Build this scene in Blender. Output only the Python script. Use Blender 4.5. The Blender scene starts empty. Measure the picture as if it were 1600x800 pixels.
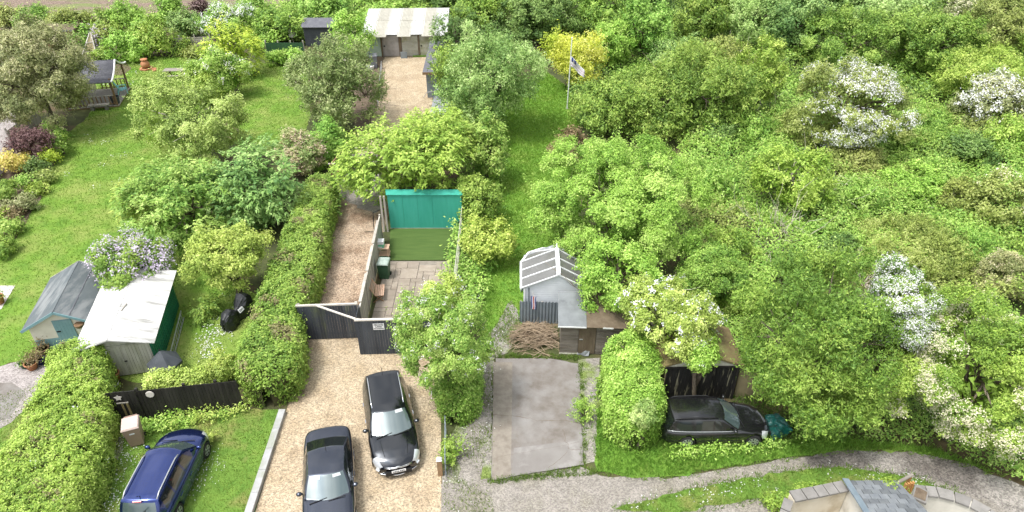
import bpy, bmesh, math, random
import numpy as np
from mathutils import Vector, Matrix
R = math.radians
random.seed(7)
rng = np.random.default_rng(11)
S = bpy.context.scene
C = S.collection

# ------------------------------------------------------------------ camera, sky, sun, exposure
CAM_H, PITCH, FPX = 21.5, R(34.5), 1100.0
cd = bpy.data.cameras.new('camera'); cam = bpy.data.objects.new('camera', cd); C.objects.link(cam)
cam.location = (0, 0, CAM_H); cam.rotation_euler = (math.pi/2 - PITCH, 0, 0)
cd.sensor_width = 36; cd.lens = FPX/1600*36; cd.clip_start = .1; cd.clip_end = 2000
S.camera = cam
SUN_EL, SUN_AZ = R(68), R(238)            # azimuth clockwise from +Y: high, from the left and a little behind the camera
w = bpy.data.worlds.new('World'); S.world = w; w.use_nodes = True
nt = w.node_tree; nt.nodes.clear()
wo = nt.nodes.new('ShaderNodeOutputWorld'); bg = nt.nodes.new('ShaderNodeBackground')
sky = nt.nodes.new('ShaderNodeTexSky'); sky.sky_type = 'NISHITA'; sky.sun_disc = False
sky.sun_elevation = SUN_EL; sky.sun_rotation = SUN_AZ; sky.dust_density = 4; sky.air_density = 1.0
hs = nt.nodes.new('ShaderNodeHueSaturation'); hs.inputs['Saturation'].default_value = .12; hs.inputs['Value'].default_value = 1.0
nt.links.new(sky.outputs[0], hs.inputs['Color'])
tc = nt.nodes.new('ShaderNodeTexCoord'); nz = nt.nodes.new('ShaderNodeTexNoise')
nz.inputs['Scale'].default_value = 3.2; nz.inputs['Detail'].default_value = 6; nz.inputs['Roughness'].default_value = .55
nt.links.new(tc.outputs['Generated'], nz.inputs['Vector'])
rp = nt.nodes.new('ShaderNodeValToRGB'); rp.color_ramp.elements[0].position = .38; rp.color_ramp.elements[1].position = .66
rp.color_ramp.elements[0].color = (.6, .65, .73, 1); rp.color_ramp.elements[1].color = (1.4, 1.39, 1.36, 1)
nt.links.new(nz.outputs['Fac'], rp.inputs['Fac'])
mx = nt.nodes.new('ShaderNodeMix'); mx.data_type = 'RGBA'; mx.blend_type = 'MULTIPLY'; mx.inputs['Factor'].default_value = 1
nt.links.new(hs.outputs[0], mx.inputs[6]); nt.links.new(rp.outputs[0], mx.inputs[7])
nt.links.new(mx.outputs[2], bg.inputs['Color']); bg.inputs['Strength'].default_value = .15
nt.links.new(bg.outputs[0], wo.inputs['Surface'])
sl = bpy.data.lights.new('sun', 'SUN'); sl.energy = 1.3; sl.angle = R(10); sl.color = (1, .97, .92)
sun = bpy.data.objects.new('sun', sl); C.objects.link(sun)
_sd = Vector((math.sin(SUN_AZ)*math.cos(SUN_EL), math.cos(SUN_AZ)*math.cos(SUN_EL), math.sin(SUN_EL)))
sun.rotation_euler = _sd.to_track_quat('Z', 'Y').to_euler()
S.view_settings.view_transform = 'Standard'; S.view_settings.look = 'None'
S.view_settings.gamma = 1; S.view_settings.use_curve_mapping = False
S.view_settings.exposure = 1.06
S.render.engine = 'CYCLES'; S.cycles.max_bounces = 6; S.cycles.transparent_max_bounces = 4

# ------------------------------------------------------------------ pixel -> world
ct, st = math.cos(PITCH), math.sin(PITCH)
def P(u, v, z=0.):
    x = (u-800)/FPX; y = -(v-400)/FPX
    t = (z-CAM_H)/(-st + y*ct)
    return np.array([x*t, (ct + y*st)*t, z])
def depth(p): return p[1]*ct + (CAM_H-p[2])*st
def G(pts, z=0.): return [tuple(P(u, v, z)[:2]) for u, v in pts]

# ------------------------------------------------------------------ materials
MATS = {}
def N(t, k): return t.nodes.new(k)
def pmat(name, c1, c2=None, scale=2., rough=.8, bump=.15, bscale=None, metal=0., coat=0., rnd=0., stretch=(1, 1, 1),
         spec=.3, c3=None, s3=.35, lo=.35, hi=.65, lo3=.5, hi3=.62, vor=0., vscale=25., detail=8, local=False, bdist=.02):
    m = bpy.data.materials.new(name); m.use_nodes = True; t = m.node_tree; t.nodes.clear()
    o = N(t, 'ShaderNodeOutputMaterial'); b = N(t, 'ShaderNodeBsdfPrincipled'); t.links.new(b.outputs[0], o.inputs[0])
    b.inputs['Roughness'].default_value = rough; b.inputs['Metallic'].default_value = metal
    b.inputs['Coat Weight'].default_value = coat; b.inputs['Coat Roughness'].default_value = .04
    b.inputs['Specular IOR Level'].default_value = spec
    if local: g = N(t, 'ShaderNodeTexCoord').outputs['Object']
    else: g = N(t, 'ShaderNodeNewGeometry').outputs['Position']
    mp = N(t, 'ShaderNodeMapping'); mp.inputs['Scale'].default_value = stretch; t.links.new(g, mp.inputs['Vector'])
    def noise(s, d=detail):
        n = N(t, 'ShaderNodeTexNoise'); n.inputs['Scale'].default_value = s; n.inputs['Detail'].default_value = d
        n.inputs['Roughness'].default_value = .62; t.links.new(mp.outputs[0], n.inputs['Vector']); return n.outputs['Fac']
    def ramp(f, a, z):
        r = N(t, 'ShaderNodeMapRange'); r.inputs['From Min'].default_value = a; r.inputs['From Max'].default_value = z
        t.links.new(f, r.inputs['Value']); return r.outputs[0]
    def mix(f, a, z, blend='MIX'):
        x = N(t, 'ShaderNodeMix'); x.data_type = 'RGBA'; x.blend_type = blend
        if isinstance(f, float): x.inputs['Factor'].default_value = f
        else: t.links.new(f, x.inputs['Factor'])
        for q, i in ((a, 6), (z, 7)):
            if isinstance(q, tuple): x.inputs[i].default_value = (*q, 1)
            else: t.links.new(q, x.inputs[i])
        return x.outputs[2]
    c2 = c2 or tuple(.75*k for k in c1)
    col = mix(ramp(noise(scale), lo, hi), c1, c2)
    if c3: col = mix(ramp(noise(s3, 10), lo3, hi3), col, c3)
    hgt = noise(bscale or scale*6)
    if vor:
        v = N(t, 'ShaderNodeTexVoronoi'); v.inputs['Scale'].default_value = vscale; t.links.new(mp.outputs[0], v.inputs['Vector'])
        sp = N(t, 'ShaderNodeSeparateColor'); t.links.new(v.outputs['Color'], sp.inputs[0])
        r = N(t, 'ShaderNodeMapRange'); r.inputs['To Min'].default_value = 1-vor; r.inputs['To Max'].default_value = 1+vor*.8
        t.links.new(sp.outputs[0], r.inputs['Value'])
        cm = N(t, 'ShaderNodeCombineColor')
        for k in range(3): t.links.new(r.outputs[0], cm.inputs[k])
        col = mix(1.0, col, cm.outputs[0], 'MULTIPLY'); hgt = v.outputs['Distance']
    if rnd:
        oi = N(t, 'ShaderNodeObjectInfo'); r = N(t, 'ShaderNodeMapRange')
        r.inputs['To Min'].default_value = 1-rnd; r.inputs['To Max'].default_value = 1+rnd
        t.links.new(oi.outputs['Random'], r.inputs['Value'])
        cm = N(t, 'ShaderNodeCombineColor')
        for k in range(3): t.links.new(r.outputs[0], cm.inputs[k])
        col = mix(1.0, col, cm.outputs[0], 'MULTIPLY')
    t.links.new(col, b.inputs['Base Color'])
    if bump:
        bp = N(t, 'ShaderNodeBump'); bp.inputs['Strength'].default_value = bump; bp.inputs['Distance'].default_value = bdist
        t.links.new(hgt, bp.inputs['Height']); t.links.new(bp.outputs[0], b.inputs['Normal'])
    MATS[name] = m; return m

def leafmat(name, trans=.24, rough=.55):
    m = bpy.data.materials.new(name); m.use_nodes = True; t = m.node_tree; t.nodes.clear()
    o = N(t, 'ShaderNodeOutputMaterial'); b = N(t, 'ShaderNodeBsdfPrincipled'); tr = N(t, 'ShaderNodeBsdfTranslucent'); mi = N(t, 'ShaderNodeMixShader')
    a = N(t, 'ShaderNodeAttribute'); a.attribute_name = 'col'
    b.inputs['Roughness'].default_value = rough; b.inputs['Specular IOR Level'].default_value = .35
    t.links.new(a.outputs['Color'], b.inputs['Base Color'])
    t.links.new(a.outputs['Color'], tr.inputs['Color']); mi.inputs[0].default_value = trans
    t.links.new(b.outputs[0], mi.inputs[1]); t.links.new(tr.outputs[0], mi.inputs[2]); t.links.new(mi.outputs[0], o.inputs[0])
    MATS[name] = m; return m

leafmat('leaf'); leafmat('petal', .25, .7); leafmat('blade', .35, .6)
pmat('bark', (.10, .075, .05), (.19, .16, .12), 6, .9, .6, rnd=.2)
pmat('pale_bark', (.42, .37, .28), (.58, .53, .44), 5, .9, .3)
pmat('brush_wood', (.27, .195, .125), (.38, .30, .21), 4, .9, .3)
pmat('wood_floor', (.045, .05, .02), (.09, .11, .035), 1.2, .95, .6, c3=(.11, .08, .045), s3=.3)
pmat('lawn_grass', (.10, .20, .022), (.165, .275, .035), 1.4, .9, .7, bscale=26, c3=(.225, .275, .065), s3=.4, lo3=.45, hi3=.64, bdist=.05)
pmat('rough_grass', (.09, .18, .024), (.15, .25, .038), 1.8, .9, .8, bscale=18, c3=(.20, .21, .06), s3=.5, bdist=.05)
pmat('bright_grass', (.10, .22, .025), (.165, .29, .038), 1.8, .9, .8, bscale=18, c3=(.18, .26, .045), s3=.4, bdist=.05)
pmat('artificial_turf', (.06, .105, .022), (.08, .13, .03), 3, .85, .5, bscale=60, stretch=(.3, 2, 1))
pmat('tan_gravel', (.385, .30, .195), (.475, .385, .27), 1.1, .95, .9, vor=.45, vscale=24, c3=(.28, .205, .13), s3=.35, lo3=.52, hi3=.72)
pmat('brown_gravel', (.33, .24, .165), (.43, .335, .245), 1.3, .95, .9, vor=.45, vscale=20, c3=(.24, .165, .11), s3=.5)
pmat('grey_gravel', (.295, .268, .238), (.225, .203, .176), 1.1, .95, .7, vor=.33, vscale=22, c3=(.22, .20, .155), s3=.45, lo3=.48, hi3=.66)
pmat('weedy_gravel', (.23, .21, .178), (.30, .278, .25), 1.3, .95, .7, vor=.35, vscale=20, c3=(.17, .22, .06), s3=.55, lo3=.47, hi3=.58)
pmat('pink_gravel', (.37, .33, .315), (.28, .25, .235), 1.5, .95, .8, vor=.35, vscale=20)
pmat('dark_track', (.115, .10, .088), (.20, .18, .16), 1.2, .95, .8, vor=.45, vscale=20, c3=(.30, .275, .245), s3=.4)
pmat('concrete', (.22, .20, .182), (.155, .134, .116), 2.2, .9, .5, c3=(.26, .247, .235), s3=.8, bscale=30, lo3=.45, hi3=.7)
pmat('pale_concrete', (.23, .215, .20), (.19, .173, .16), .9, .9, .25, c3=(.30, .285, .27), s3=.5, bscale=30)
pmat('kerb_concrete', (.40, .40, .395), (.31, .31, .295), 2, .85, .2, c3=(.30, .31, .26), s3=.9)
pmat('patio_stone', (.25, .21, .165), (.31, .265, .215), 2.5, .85, .25, rnd=.13, c3=(.27, .22, .18), s3=1.1, lo3=.5, hi3=.75)
pmat('patio_bed', (.20, .17, .14), (.27, .24, .2), 4, .95, .3)
pmat('ploughed_earth', (.20, .145, .11), (.27, .205, .16), 1.6, .95, 1., bscale=3, stretch=(.7, 2.2, 1), c3=(.20, .235, .085), s3=.22, lo3=.46, hi3=.60, bdist=.25)
pmat('soil', (.11, .08, .055), (.17, .13, .09), 4, .95, .6)
pmat('slate_blue_paint', (.040, .047, .060), (.062, .070, .082), 3, .6, .3, stretch=(1, 1, .2), rnd=.18, c3=(.10, .115, .06), s3=1.2, lo3=.58, hi3=.74)
pmat('black_stain', (.016, .014, .013), (.030, .027, .024), 5, .65, .4, stretch=(1, 1, .2), rnd=.3, c3=(.06, .06, .05), s3=1.0, lo3=.58, hi3=.75)
pmat('flaking_black', (.012, .012, .012), (.025, .024, .022), 5, .6, .4, stretch=(3, 3, .35), rnd=.3, c3=(.30, .28, .19), s3=3.0, lo3=.56, hi3=.66)
pmat('grey_timber', (.33, .30, .255), (.44, .41, .36), 3, .85, .4, stretch=(1, 1, .3), rnd=.12)
pmat('table_wood', (.21, .185, .155), (.29, .26, .225), 4, .85, .3, rnd=.15)
pmat('pale_timber', (.50, .46, .41), (.60, .56, .5), 3, .8, .3, rnd=.1)
pmat('orange_timber', (.42, .21, .07), (.55, .30, .12), 3, .7, .3, rnd=.15)
pmat('brown_timber', (.20, .12, .065), (.28, .18, .10), 4, .7, .3, rnd=.15)
pmat('silvered_boards', (.14, .118, .095), (.225, .198, .168), 5, .9, .5, stretch=(.3, .3, 2), rnd=.18)
pmat('door_brown', (.115, .085, .055), (.16, .125, .085), 4, .85, .4, stretch=(1, 1, .3))
pmat('cream_boards', (.74, .69, .58), (.66, .61, .51), 3, .7, .2)
pmat('sky_blue_paint', (.18, .31, .335), (.22, .35, .375), 3, .6, .15)
pmat('grey_felt', (.105, .122, .128), (.135, .152, .158), 1.6, .9, .4, bscale=50, stretch=(2, .5, 1), c3=(.22, .23, .23), s3=.8)
pmat('dark_felt', (.11, .11, .125), (.15, .15, .165), 2, .9, .4, bscale=50)
pmat('white_roof_paint', (.62, .61, .59), (.52, .51, .485), 2.5, .6, .15, c3=(.30, .295, .275), s3=1.1, lo3=.52, hi3=.62, stretch=(.35, 2.6, 1))
pmat('green_paint', (.020, .15, .075), (.028, .19, .10), 2, .5, .15, stretch=(2, 2, .3))
pmat('weathered_white', (.52, .51, .43), (.41, .40, .32), 3, .75, .2, stretch=(2, 2, .3), c3=(.32, .32, .23), s3=1)
pmat('teal_sheet', (.045, .33, .25), (.06, .37, .29), 1.5, .6, .15, stretch=(2, 1, .3))
pmat('mint_sheet', (.15, .50, .30), (.2, .56, .36), 2, .6, .1)
pmat('white_paint', (.80, .80, .79), (.72, .72, .71), 3, .5, .05)
pmat('white_upvc', (.82, .83, .84), (.78, .79, .8), 2, .35, .02, spec=.5)
pmat('lilac_boards', (.72, .75, .78), (.64, .67, .70), 2, .6, .1)
pmat('smoked_panel', (.13, .128, .12), (.17, .167, .16), 1.5, .25, .03, spec=.5)
pmat('grey_corrugated', (.20, .235, .26), (.25, .285, .31), 2, .5, .1, metal=.2)
pmat('zinc_sheet', (.26, .275, .28), (.19, .20, .205), 1.5, .45, .1, metal=.35, c3=(.14, .147, .153), s3=.7)
pmat('corrugated_white', (.58, .58, .565), (.50, .50, .475), 2, .7, .1, rnd=.05)
pmat('corrugated_cream', (.44, .42, .36), (.38, .36, .30), 2, .7, .1, rnd=.05)
pmat('garage_door_grey', (.42, .42, .37), (.34, .34, .29), 3, .7, .2, rnd=.1, c3=(.26, .27, .17), s3=.8)
pmat('garage_door_mint', (.40, .50, .43), (.33, .42, .36), 3, .7, .2)
pmat('garage_door_plum', (.34, .32, .31), (.27, .25, .24), 3, .7, .2)
pmat('mossy_roof', (.15, .11, .055), (.20, .165, .07), 3, .95, .8, c3=(.19, .20, .07), s3=.8)
pmat('ochre_wall', (.34, .28, .16), (.27, .23, .13), 2, .9, .2)
pmat('slate', (.14, .15, .165), (.19, .20, .21), 4, .5, .2, rnd=.28, spec=.4)
pmat('lead_flashing', (.20, .25, .30), (.30, .35, .40), 2, .45, .1, metal=.3)
pmat('cream_render', (.62, .545, .42), (.70, .635, .52), 1.5, .9, .2, c3=(.50, .42, .30), s3=.8)
pmat('white_render', (.70, .665, .59), (.61, .58, .51), 1.5, .9, .2, c3=(.42, .39, .33), s3=.9, lo3=.55, hi3=.72)
pmat('coping_stone', (.25, .235, .22), (.19, .18, .165), 3, .9, .4, rnd=.12)
pmat('terracotta', (.40, .17, .08), (.48, .23, .12), 4, .8, .2)
pmat('bin_tan', (.37, .255, .20), (.34, .235, .18), 2, .5, .05)
pmat('bin_lid_pink', (.56, .44, .385), (.5, .39, .335), 2, .45, .05)
pmat('bin_green', (.035, .085, .045), (.045, .105, .055), 2, .5, .05)
pmat('bin_grey', (.14, .15, .17), (.18, .19, .21), 2, .5, .05)
pmat('bin_lid_pale', (.40, .46, .41), (.26, .33, .28), 4, .35, .05, spec=.5)
pmat('black_cover', (.012, .013, .015), (.02, .021, .024), 2, .45, .4, bscale=5, spec=.5)
pmat('slate_cover', (.05, .056, .066), (.075, .082, .092), 2, .6, .2)
pmat('black_plastic', (.012, .012, .013), (.02, .02, .02), 3, .5, .1)
pmat('rubber', (.014, .014, .014), (.022, .022, .022), 3, .8, .1)
pmat('turquoise_plastic', (.22, .58, .60), (.26, .62, .64), 3, .4, .02)
pmat('teal_plastic', (.005, .065, .055), (.012, .125, .105), 2, .3, .4, bscale=5, spec=.6)
pmat('alloy', (.55, .56, .57), (.48, .49, .5), 3, .3, .02, metal=.7)
pmat('chrome', (.75, .76, .78), (.7, .71, .73), 3, .12, 0, metal=1.)
pmat('aluminium', (.55, .56, .57), (.5, .51, .52), 3, .35, .05, metal=.6)
pmat('paint_navy', (.016, .036, .165), (.018, .040, .18), 2, .16, 0, coat=1, spec=.5, metal=.82)
pmat('paint_grey', (.042, .050, .07), (.046, .054, .076), 2, .2, 0, coat=1, spec=.5, metal=.8)
pmat('paint_black', (.020, .023, .028), (.023, .026, .031), 2, .14, 0, coat=1, spec=.5, metal=.75)
pmat('paint_old_black', (.007, .007, .008), (.010, .010, .011), 2, .22, 0, coat=1, spec=.5, c3=(.05, .05, .05), s3=2.2, lo3=.60, hi3=.8)
def glassmat(name, tint, refl):
    m = bpy.data.materials.new(name); m.use_nodes = True; t = m.node_tree; t.nodes.clear()
    o = N(t, 'ShaderNodeOutputMaterial'); b = N(t, 'ShaderNodeBsdfPrincipled'); g = N(t, 'ShaderNodeBsdfGlossy'); mi = N(t, 'ShaderNodeMixShader')
    nz = N(t, 'ShaderNodeTexNoise'); nz.inputs['Scale'].default_value = 2.2; r = N(t, 'ShaderNodeMapRange')
    r.inputs['To Min'].default_value = refl*.8; r.inputs['To Max'].default_value = refl*1.2; t.links.new(nz.outputs['Fac'], r.inputs['Value'])
    b.inputs['Base Color'].default_value = (*tint, 1); b.inputs['Roughness'].default_value = .08; b.inputs['Specular IOR Level'].default_value = .6
    g.inputs['Color'].default_value = (.86, .95, .95, 1); g.inputs['Roughness'].default_value = .06
    t.links.new(r.outputs[0], mi.inputs[0]); t.links.new(b.outputs[0], mi.inputs[1]); t.links.new(g.outputs[0], mi.inputs[2]); t.links.new(mi.outputs[0], o.inputs[0])
    MATS[name] = m
glassmat('windscreen_glass', (.06, .085, .085), .12)
glassmat('window_glass', (.012, .015, .015), .07)
glassmat('lamp_glass', (.62, .64, .66), .3)
pmat('red_lens', (.50, .045, .05), (.4, .03, .035), 3, .2, 0, spec=.6)
pmat('pale_sticker', (.5, .52, .52), (.45, .47, .47), 3, .5, 0)
pmat('white_plastic', (.8, .8, .8), (.76, .76, .76), 3, .4, 0)
pmat('ink', (.01, .012, .016), None, 3, .6, 0)
pmat('flag_white', (.88, .86, .89), None, 3, .8, .1)
pmat('flag_blue', (.06, .08, .28), None, 3, .8, .1)
pmat('flag_red', (.80, .62, .70), None, 3, .8, .1)
pmat('flag_bold_red', (.55, .05, .07), None, 3, .8, .1)
pmat('canvas', (.66, .65, .60), (.56, .55, .5), 2, .9, .2)
pmat('paving_pale', (.58, .54, .49), (.5, .46, .42), 2, .9, .2)
pmat('deck_grey', (.24, .25, .27), (.30, .31, .33), 2, .8, .2)
pmat('salmon_wood', (.56, .36, .25), (.62, .43, .31), 3, .7, .1)
pmat('glazed_blue', (.02, .03, .12), None, 3, .3, 0)

# ------------------------------------------------------------------ object helpers
def link(o, parent=None):
    C.objects.link(o)
    if parent is not None: o.parent = parent
    return o
def tag(o, label, cat=None, group=None, kind=None):
    if label: o['label'] = label
    if cat: o['category'] = cat
    if group: o['group'] = group
    if kind: o['kind'] = kind
    return o
def thing(name, label, cat, loc=(0, 0, 0), rot=0., group=None):
    o = bpy.data.objects.new(name, None); o.empty_display_size = .3; C.objects.link(o)
    o.location = loc; o.rotation_euler = (0, 0, rot); return tag(o, label, cat, group)
class MB:
    def __init__(s): s.v = []; s.f = []
    def add(s, vs, fs):
        n = len(s.v); s.v += [tuple(map(float, q)) for q in vs]; s.f += [tuple(n+i for i in f) for f in fs]; return s
    def box(s, x0, x1, y0, y1, z0, z1):
        return s.add([(x0, y0, z0), (x1, y0, z0), (x1, y1, z0), (x0, y1, z0), (x0, y0, z1), (x1, y0, z1), (x1, y1, z1), (x0, y1, z1)],
                     [(3, 2, 1, 0), (4, 5, 6, 7), (0, 1, 5, 4), (1, 2, 6, 5), (2, 3, 7, 6), (3, 0, 4, 7)])
    def frustum(s, b, t, z0, z1):      # b, t = (x0,x1,y0,y1)
        return s.add([(b[0], b[2], z0), (b[1], b[2], z0), (b[1], b[3], z0), (b[0], b[3], z0), (t[0], t[2], z1), (t[1], t[2], z1), (t[1], t[3], z1), (t[0], t[3], z1)],
                     [(3, 2, 1, 0), (4, 5, 6, 7), (0, 1, 5, 4), (1, 2, 6, 5), (2, 3, 7, 6), (3, 0, 4, 7)])
    def bar(s, a, b, w=.05, h=.05):
        a = Vector(a); b = Vector(b); d = (b-a).normalized(); up = Vector((0, 0, 1))
        if abs(d.z) > .98: up = Vector((0, 1, 0))
        x = d.cross(up).normalized(); y = x.cross(d)
        q = [(-1, -1), (1, -1), (1, 1), (-1, 1)]
        return s.add([p + x*i*w/2 + y*j*h/2 for p in (a, b) for i, j in q],
                     [(0, 1, 2, 3), (7, 6, 5, 4), (0, 4, 5, 1), (1, 5, 6, 2), (2, 6, 7, 3), (3, 7, 4, 0)])
    def tube(s, pts, rad, n=6, cap=True):
        pts = [Vector(p) for p in pts]; k = len(pts)
        if not hasattr(rad, '__len__'): rad = [rad]*k
        base = len(s.v); prev = None
        for i, p in enumerate(pts):
            d = (pts[min(i+1, k-1)]-pts[max(i-1, 0)]).normalized()
            if prev is None:
                up = Vector((0, 0, 1)) if abs(d.z) < .9 else Vector((1, 0, 0)); x = d.cross(up).normalized()
            else: x = (prev - d*prev.dot(d)).normalized()
            prev = x; y = d.cross(x)
            for j in range(n):
                a = 2*math.pi*j/n; s.v.append(tuple(p + (x*math.cos(a)+y*math.sin(a))*rad[i]))
        for i in range(k-1):
            for j in range(n):
                s.f.append((base+i*n+j, base+i*n+(j+1) % n, base+(i+1)*n+(j+1) % n, base+(i+1)*n+j))
        if cap: s.f.append(tuple(base+j for j in reversed(range(n)))); s.f.append(tuple(base+(k-1)*n+j for j in range(n)))
        return s
    def lathe(s, prof, n=16, c=(0, 0, 0), axis='z'):
        base = len(s.v); k = len(prof)
        for r, z in prof:
            for j in range(n):
                a = 2*math.pi*j/n; q = (r*math.cos(a), r*math.sin(a), z)
                if axis == 'y': q = (q[0], q[2], q[1])
                s.v.append((q[0]+c[0], q[1]+c[1], q[2]+c[2]))
        for i in range(k-1):
            for j in range(n): s.f.append((base+i*n+j, base+i*n+(j+1) % n, base+(i+1)*n+(j+1) % n, base+(i+1)*n+j))
        s.f.append(tuple(base+j for j in reversed(range(n)))); s.f.append(tuple(base+(k-1)*n+j for j in range(n)))
        return s
    def grid(s, A):      # A: rows x cols x 3
        A = np.asarray(A); r, c = A.shape[:2]
        return s.add(A.reshape(-1, 3), [(i*c+j, i*c+j+1, (i+1)*c+j+1, (i+1)*c+j) for i in range(r-1) for j in range(c-1)])
    def mesh(s, name, mat, smooth=False):
        me = bpy.data.meshes.new(name); me.from_pydata(s.v, [], s.f)
        me.materials.append(MATS[mat] if isinstance(mat, str) else mat)
        if smooth: me.polygons.foreach_set('use_smooth', [True]*len(me.polygons))
        me.update(); return me
    def build(s, name, mat, parent=None, smooth=False, loc=(0, 0, 0), rot=0.):
        o = link(bpy.data.objects.new(name, s.mesh(name, mat, smooth)), parent); o.location = loc; o.rotation_euler = (0, 0, rot); return o
def box(name, mat, parent, *a): return MB().box(*a).build(name, mat, parent)
def inst(name, me, parent, loc, rot=(0, 0, 0), scale=(1, 1, 1)):
    o = link(bpy.data.objects.new(name, me), parent); o.location = loc; o.rotation_euler = rot; o.scale = scale; return o
def bevel(o, wdt=.02, seg=2):
    m = o.modifiers.new('bevel', 'BEVEL'); m.width = wdt; m.segments = seg; m.limit_method = 'ANGLE'; return o

def ragged(pts, jit, step=.35):
    out = []
    n = len(pts)
    for i in range(n):
        a = np.array(pts[i]); b = np.array(pts[(i+1) % n]); L = np.linalg.norm(b-a); k = max(1, int(L/step))
        if k > 120: k = 120
        for j in range(k):
            q = a+(b-a)*j/k
            if jit: q = q + rng.normal(0, jit, 2)
            out.append(tuple(q))
    return out
def sheet(name, pts, z, mat, jit=0., kind='structure', depthz=0., parent=None, step=.35):
    bm = bmesh.new(); pts = ragged(pts, jit, step) if jit else pts
    f = bm.faces.new([bm.verts.new((x, y, z)) for x, y in pts]); f.normal_update()
    if f.normal.z < 0: f.normal_flip()
    if depthz:
        r = bmesh.ops.extrude_face_region(bm, geom=[f]); bmesh.ops.translate(bm, vec=(0, 0, -depthz), verts=[q for q in r['geom'] if isinstance(q, bmesh.types.BMVert)])
        bmesh.ops.recalc_face_normals(bm, faces=bm.faces)
    bmesh.ops.triangulate(bm, faces=[f for f in bm.faces if len(f.verts) > 4])
    me = bpy.data.meshes.new(name); bm.to_mesh(me); bm.free(); me.materials.append(MATS[mat])
    o = link(bpy.data.objects.new(name, me), parent)
    if kind: o['kind'] = kind
    return o

# ------------------------------------------------------------------ leaves
def quads(name, V, col, mat, parent=None):
    n, k = V.shape[:2]; V = V.reshape(-1, 3)
    me = bpy.data.meshes.new(name); me.vertices.add(k*n); me.vertices.foreach_set('co', V.astype(np.float32).ravel())
    me.loops.add(k*n); me.loops.foreach_set('vertex_index', np.arange(k*n, dtype=np.int32))
    me.polygons.add(n); me.polygons.foreach_set('loop_start', np.arange(0, k*n, k, dtype=np.int32))
    at = me.attributes.new('col', 'FLOAT_COLOR', 'FACE')
    at.data.foreach_set('color', np.concatenate([col, np.ones((n, 1))], 1).astype(np.float32).ravel())
    me.update(calc_edges=True); me.materials.append(MATS[mat]); return link(bpy.data.objects.new(name, me), parent)
def unit(a): return a/np.maximum(np.linalg.norm(a, axis=-1, keepdims=True), 1e-9)
def leafquads(pos, nrm, tan, L, W, fold=.12):
    nrm = unit(nrm); tan = unit(tan - nrm*np.sum(tan*nrm, 1, keepdims=True)); bi = np.cross(nrm, tan)
    L = L[:, None]; W = W[:, None]
    a = pos - tan*L*.5 + bi*W*.5; b = pos - tan*L*.5 - bi*W*.5; c = pos + tan*L*.55 + nrm*W*fold
    return np.stack([a, b, c], 1)
def rand_dir(n):
    return unit(rng.normal(size=(n, 3)))
PAL = {                     # two leaf greens and a young-tip colour for each kind
 'bright': ((.15, .29, .036), (.33, .51, .085), (.48, .62, .17)),
 'fresh': ((.13, .27, .04), (.30, .46, .085), (.44, .57, .16)),
 'mid': ((.105, .20, .03), (.24, .365, .058), (.37, .48, .105)),
 'dark': ((.07, .14, .032), (.16, .26, .06), (.25, .36, .10)),
 'olive': ((.15, .20, .045), (.30, .36, .085), (.42, .46, .16)),
 'willow': ((.15, .26, .065), (.33, .47, .135), (.50, .60, .25)),
 'bluegreen': ((.09, .185, .048), (.23, .36, .095), (.38, .50, .18)),
 'yellow': ((.26, .36, .03), (.46, .55, .06), (.62, .66, .11)),
 'gold': ((.17, .29, .036), (.34, .47, .075), (.48, .58, .14)),
 'lime': ((.21, .31, .05), (.40, .50, .10), (.55, .62, .19)),
 'greygreen': ((.16, .20, .07), (.32, .35, .145), (.50, .50, .27)),
 'loose': ((.17, .25, .05), (.34, .43, .10), (.48, .55, .18)),
 'sage': ((.12, .18, .05), (.26, .33, .105), (.42, .46, .21)),
 'bamboo': ((.36, .42, .04), (.62, .66, .09), (.76, .76, .22)),
 'purple': ((.11, .06, .06), (.18, .105, .105), (.24, .16, .14)),
 'pink': ((.22, .31, .09), (.44, .42, .19), (.72, .50, .40)),
 'hedge': ((.15, .26, .035), (.32, .45, .07), (.46, .57, .14)),
 'brown': ((.17, .13, .07), (.26, .20, .10), (.33, .28, .14)),
 'amber': ((.45, .40, .09), (.62, .52, .14), (.68, .48, .25)),
}
GAIN = 1.16
PAL = {k: tuple(tuple(min(.8, c*GAIN) for c in q) for q in v) for k, v in PAL.items()}
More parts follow.
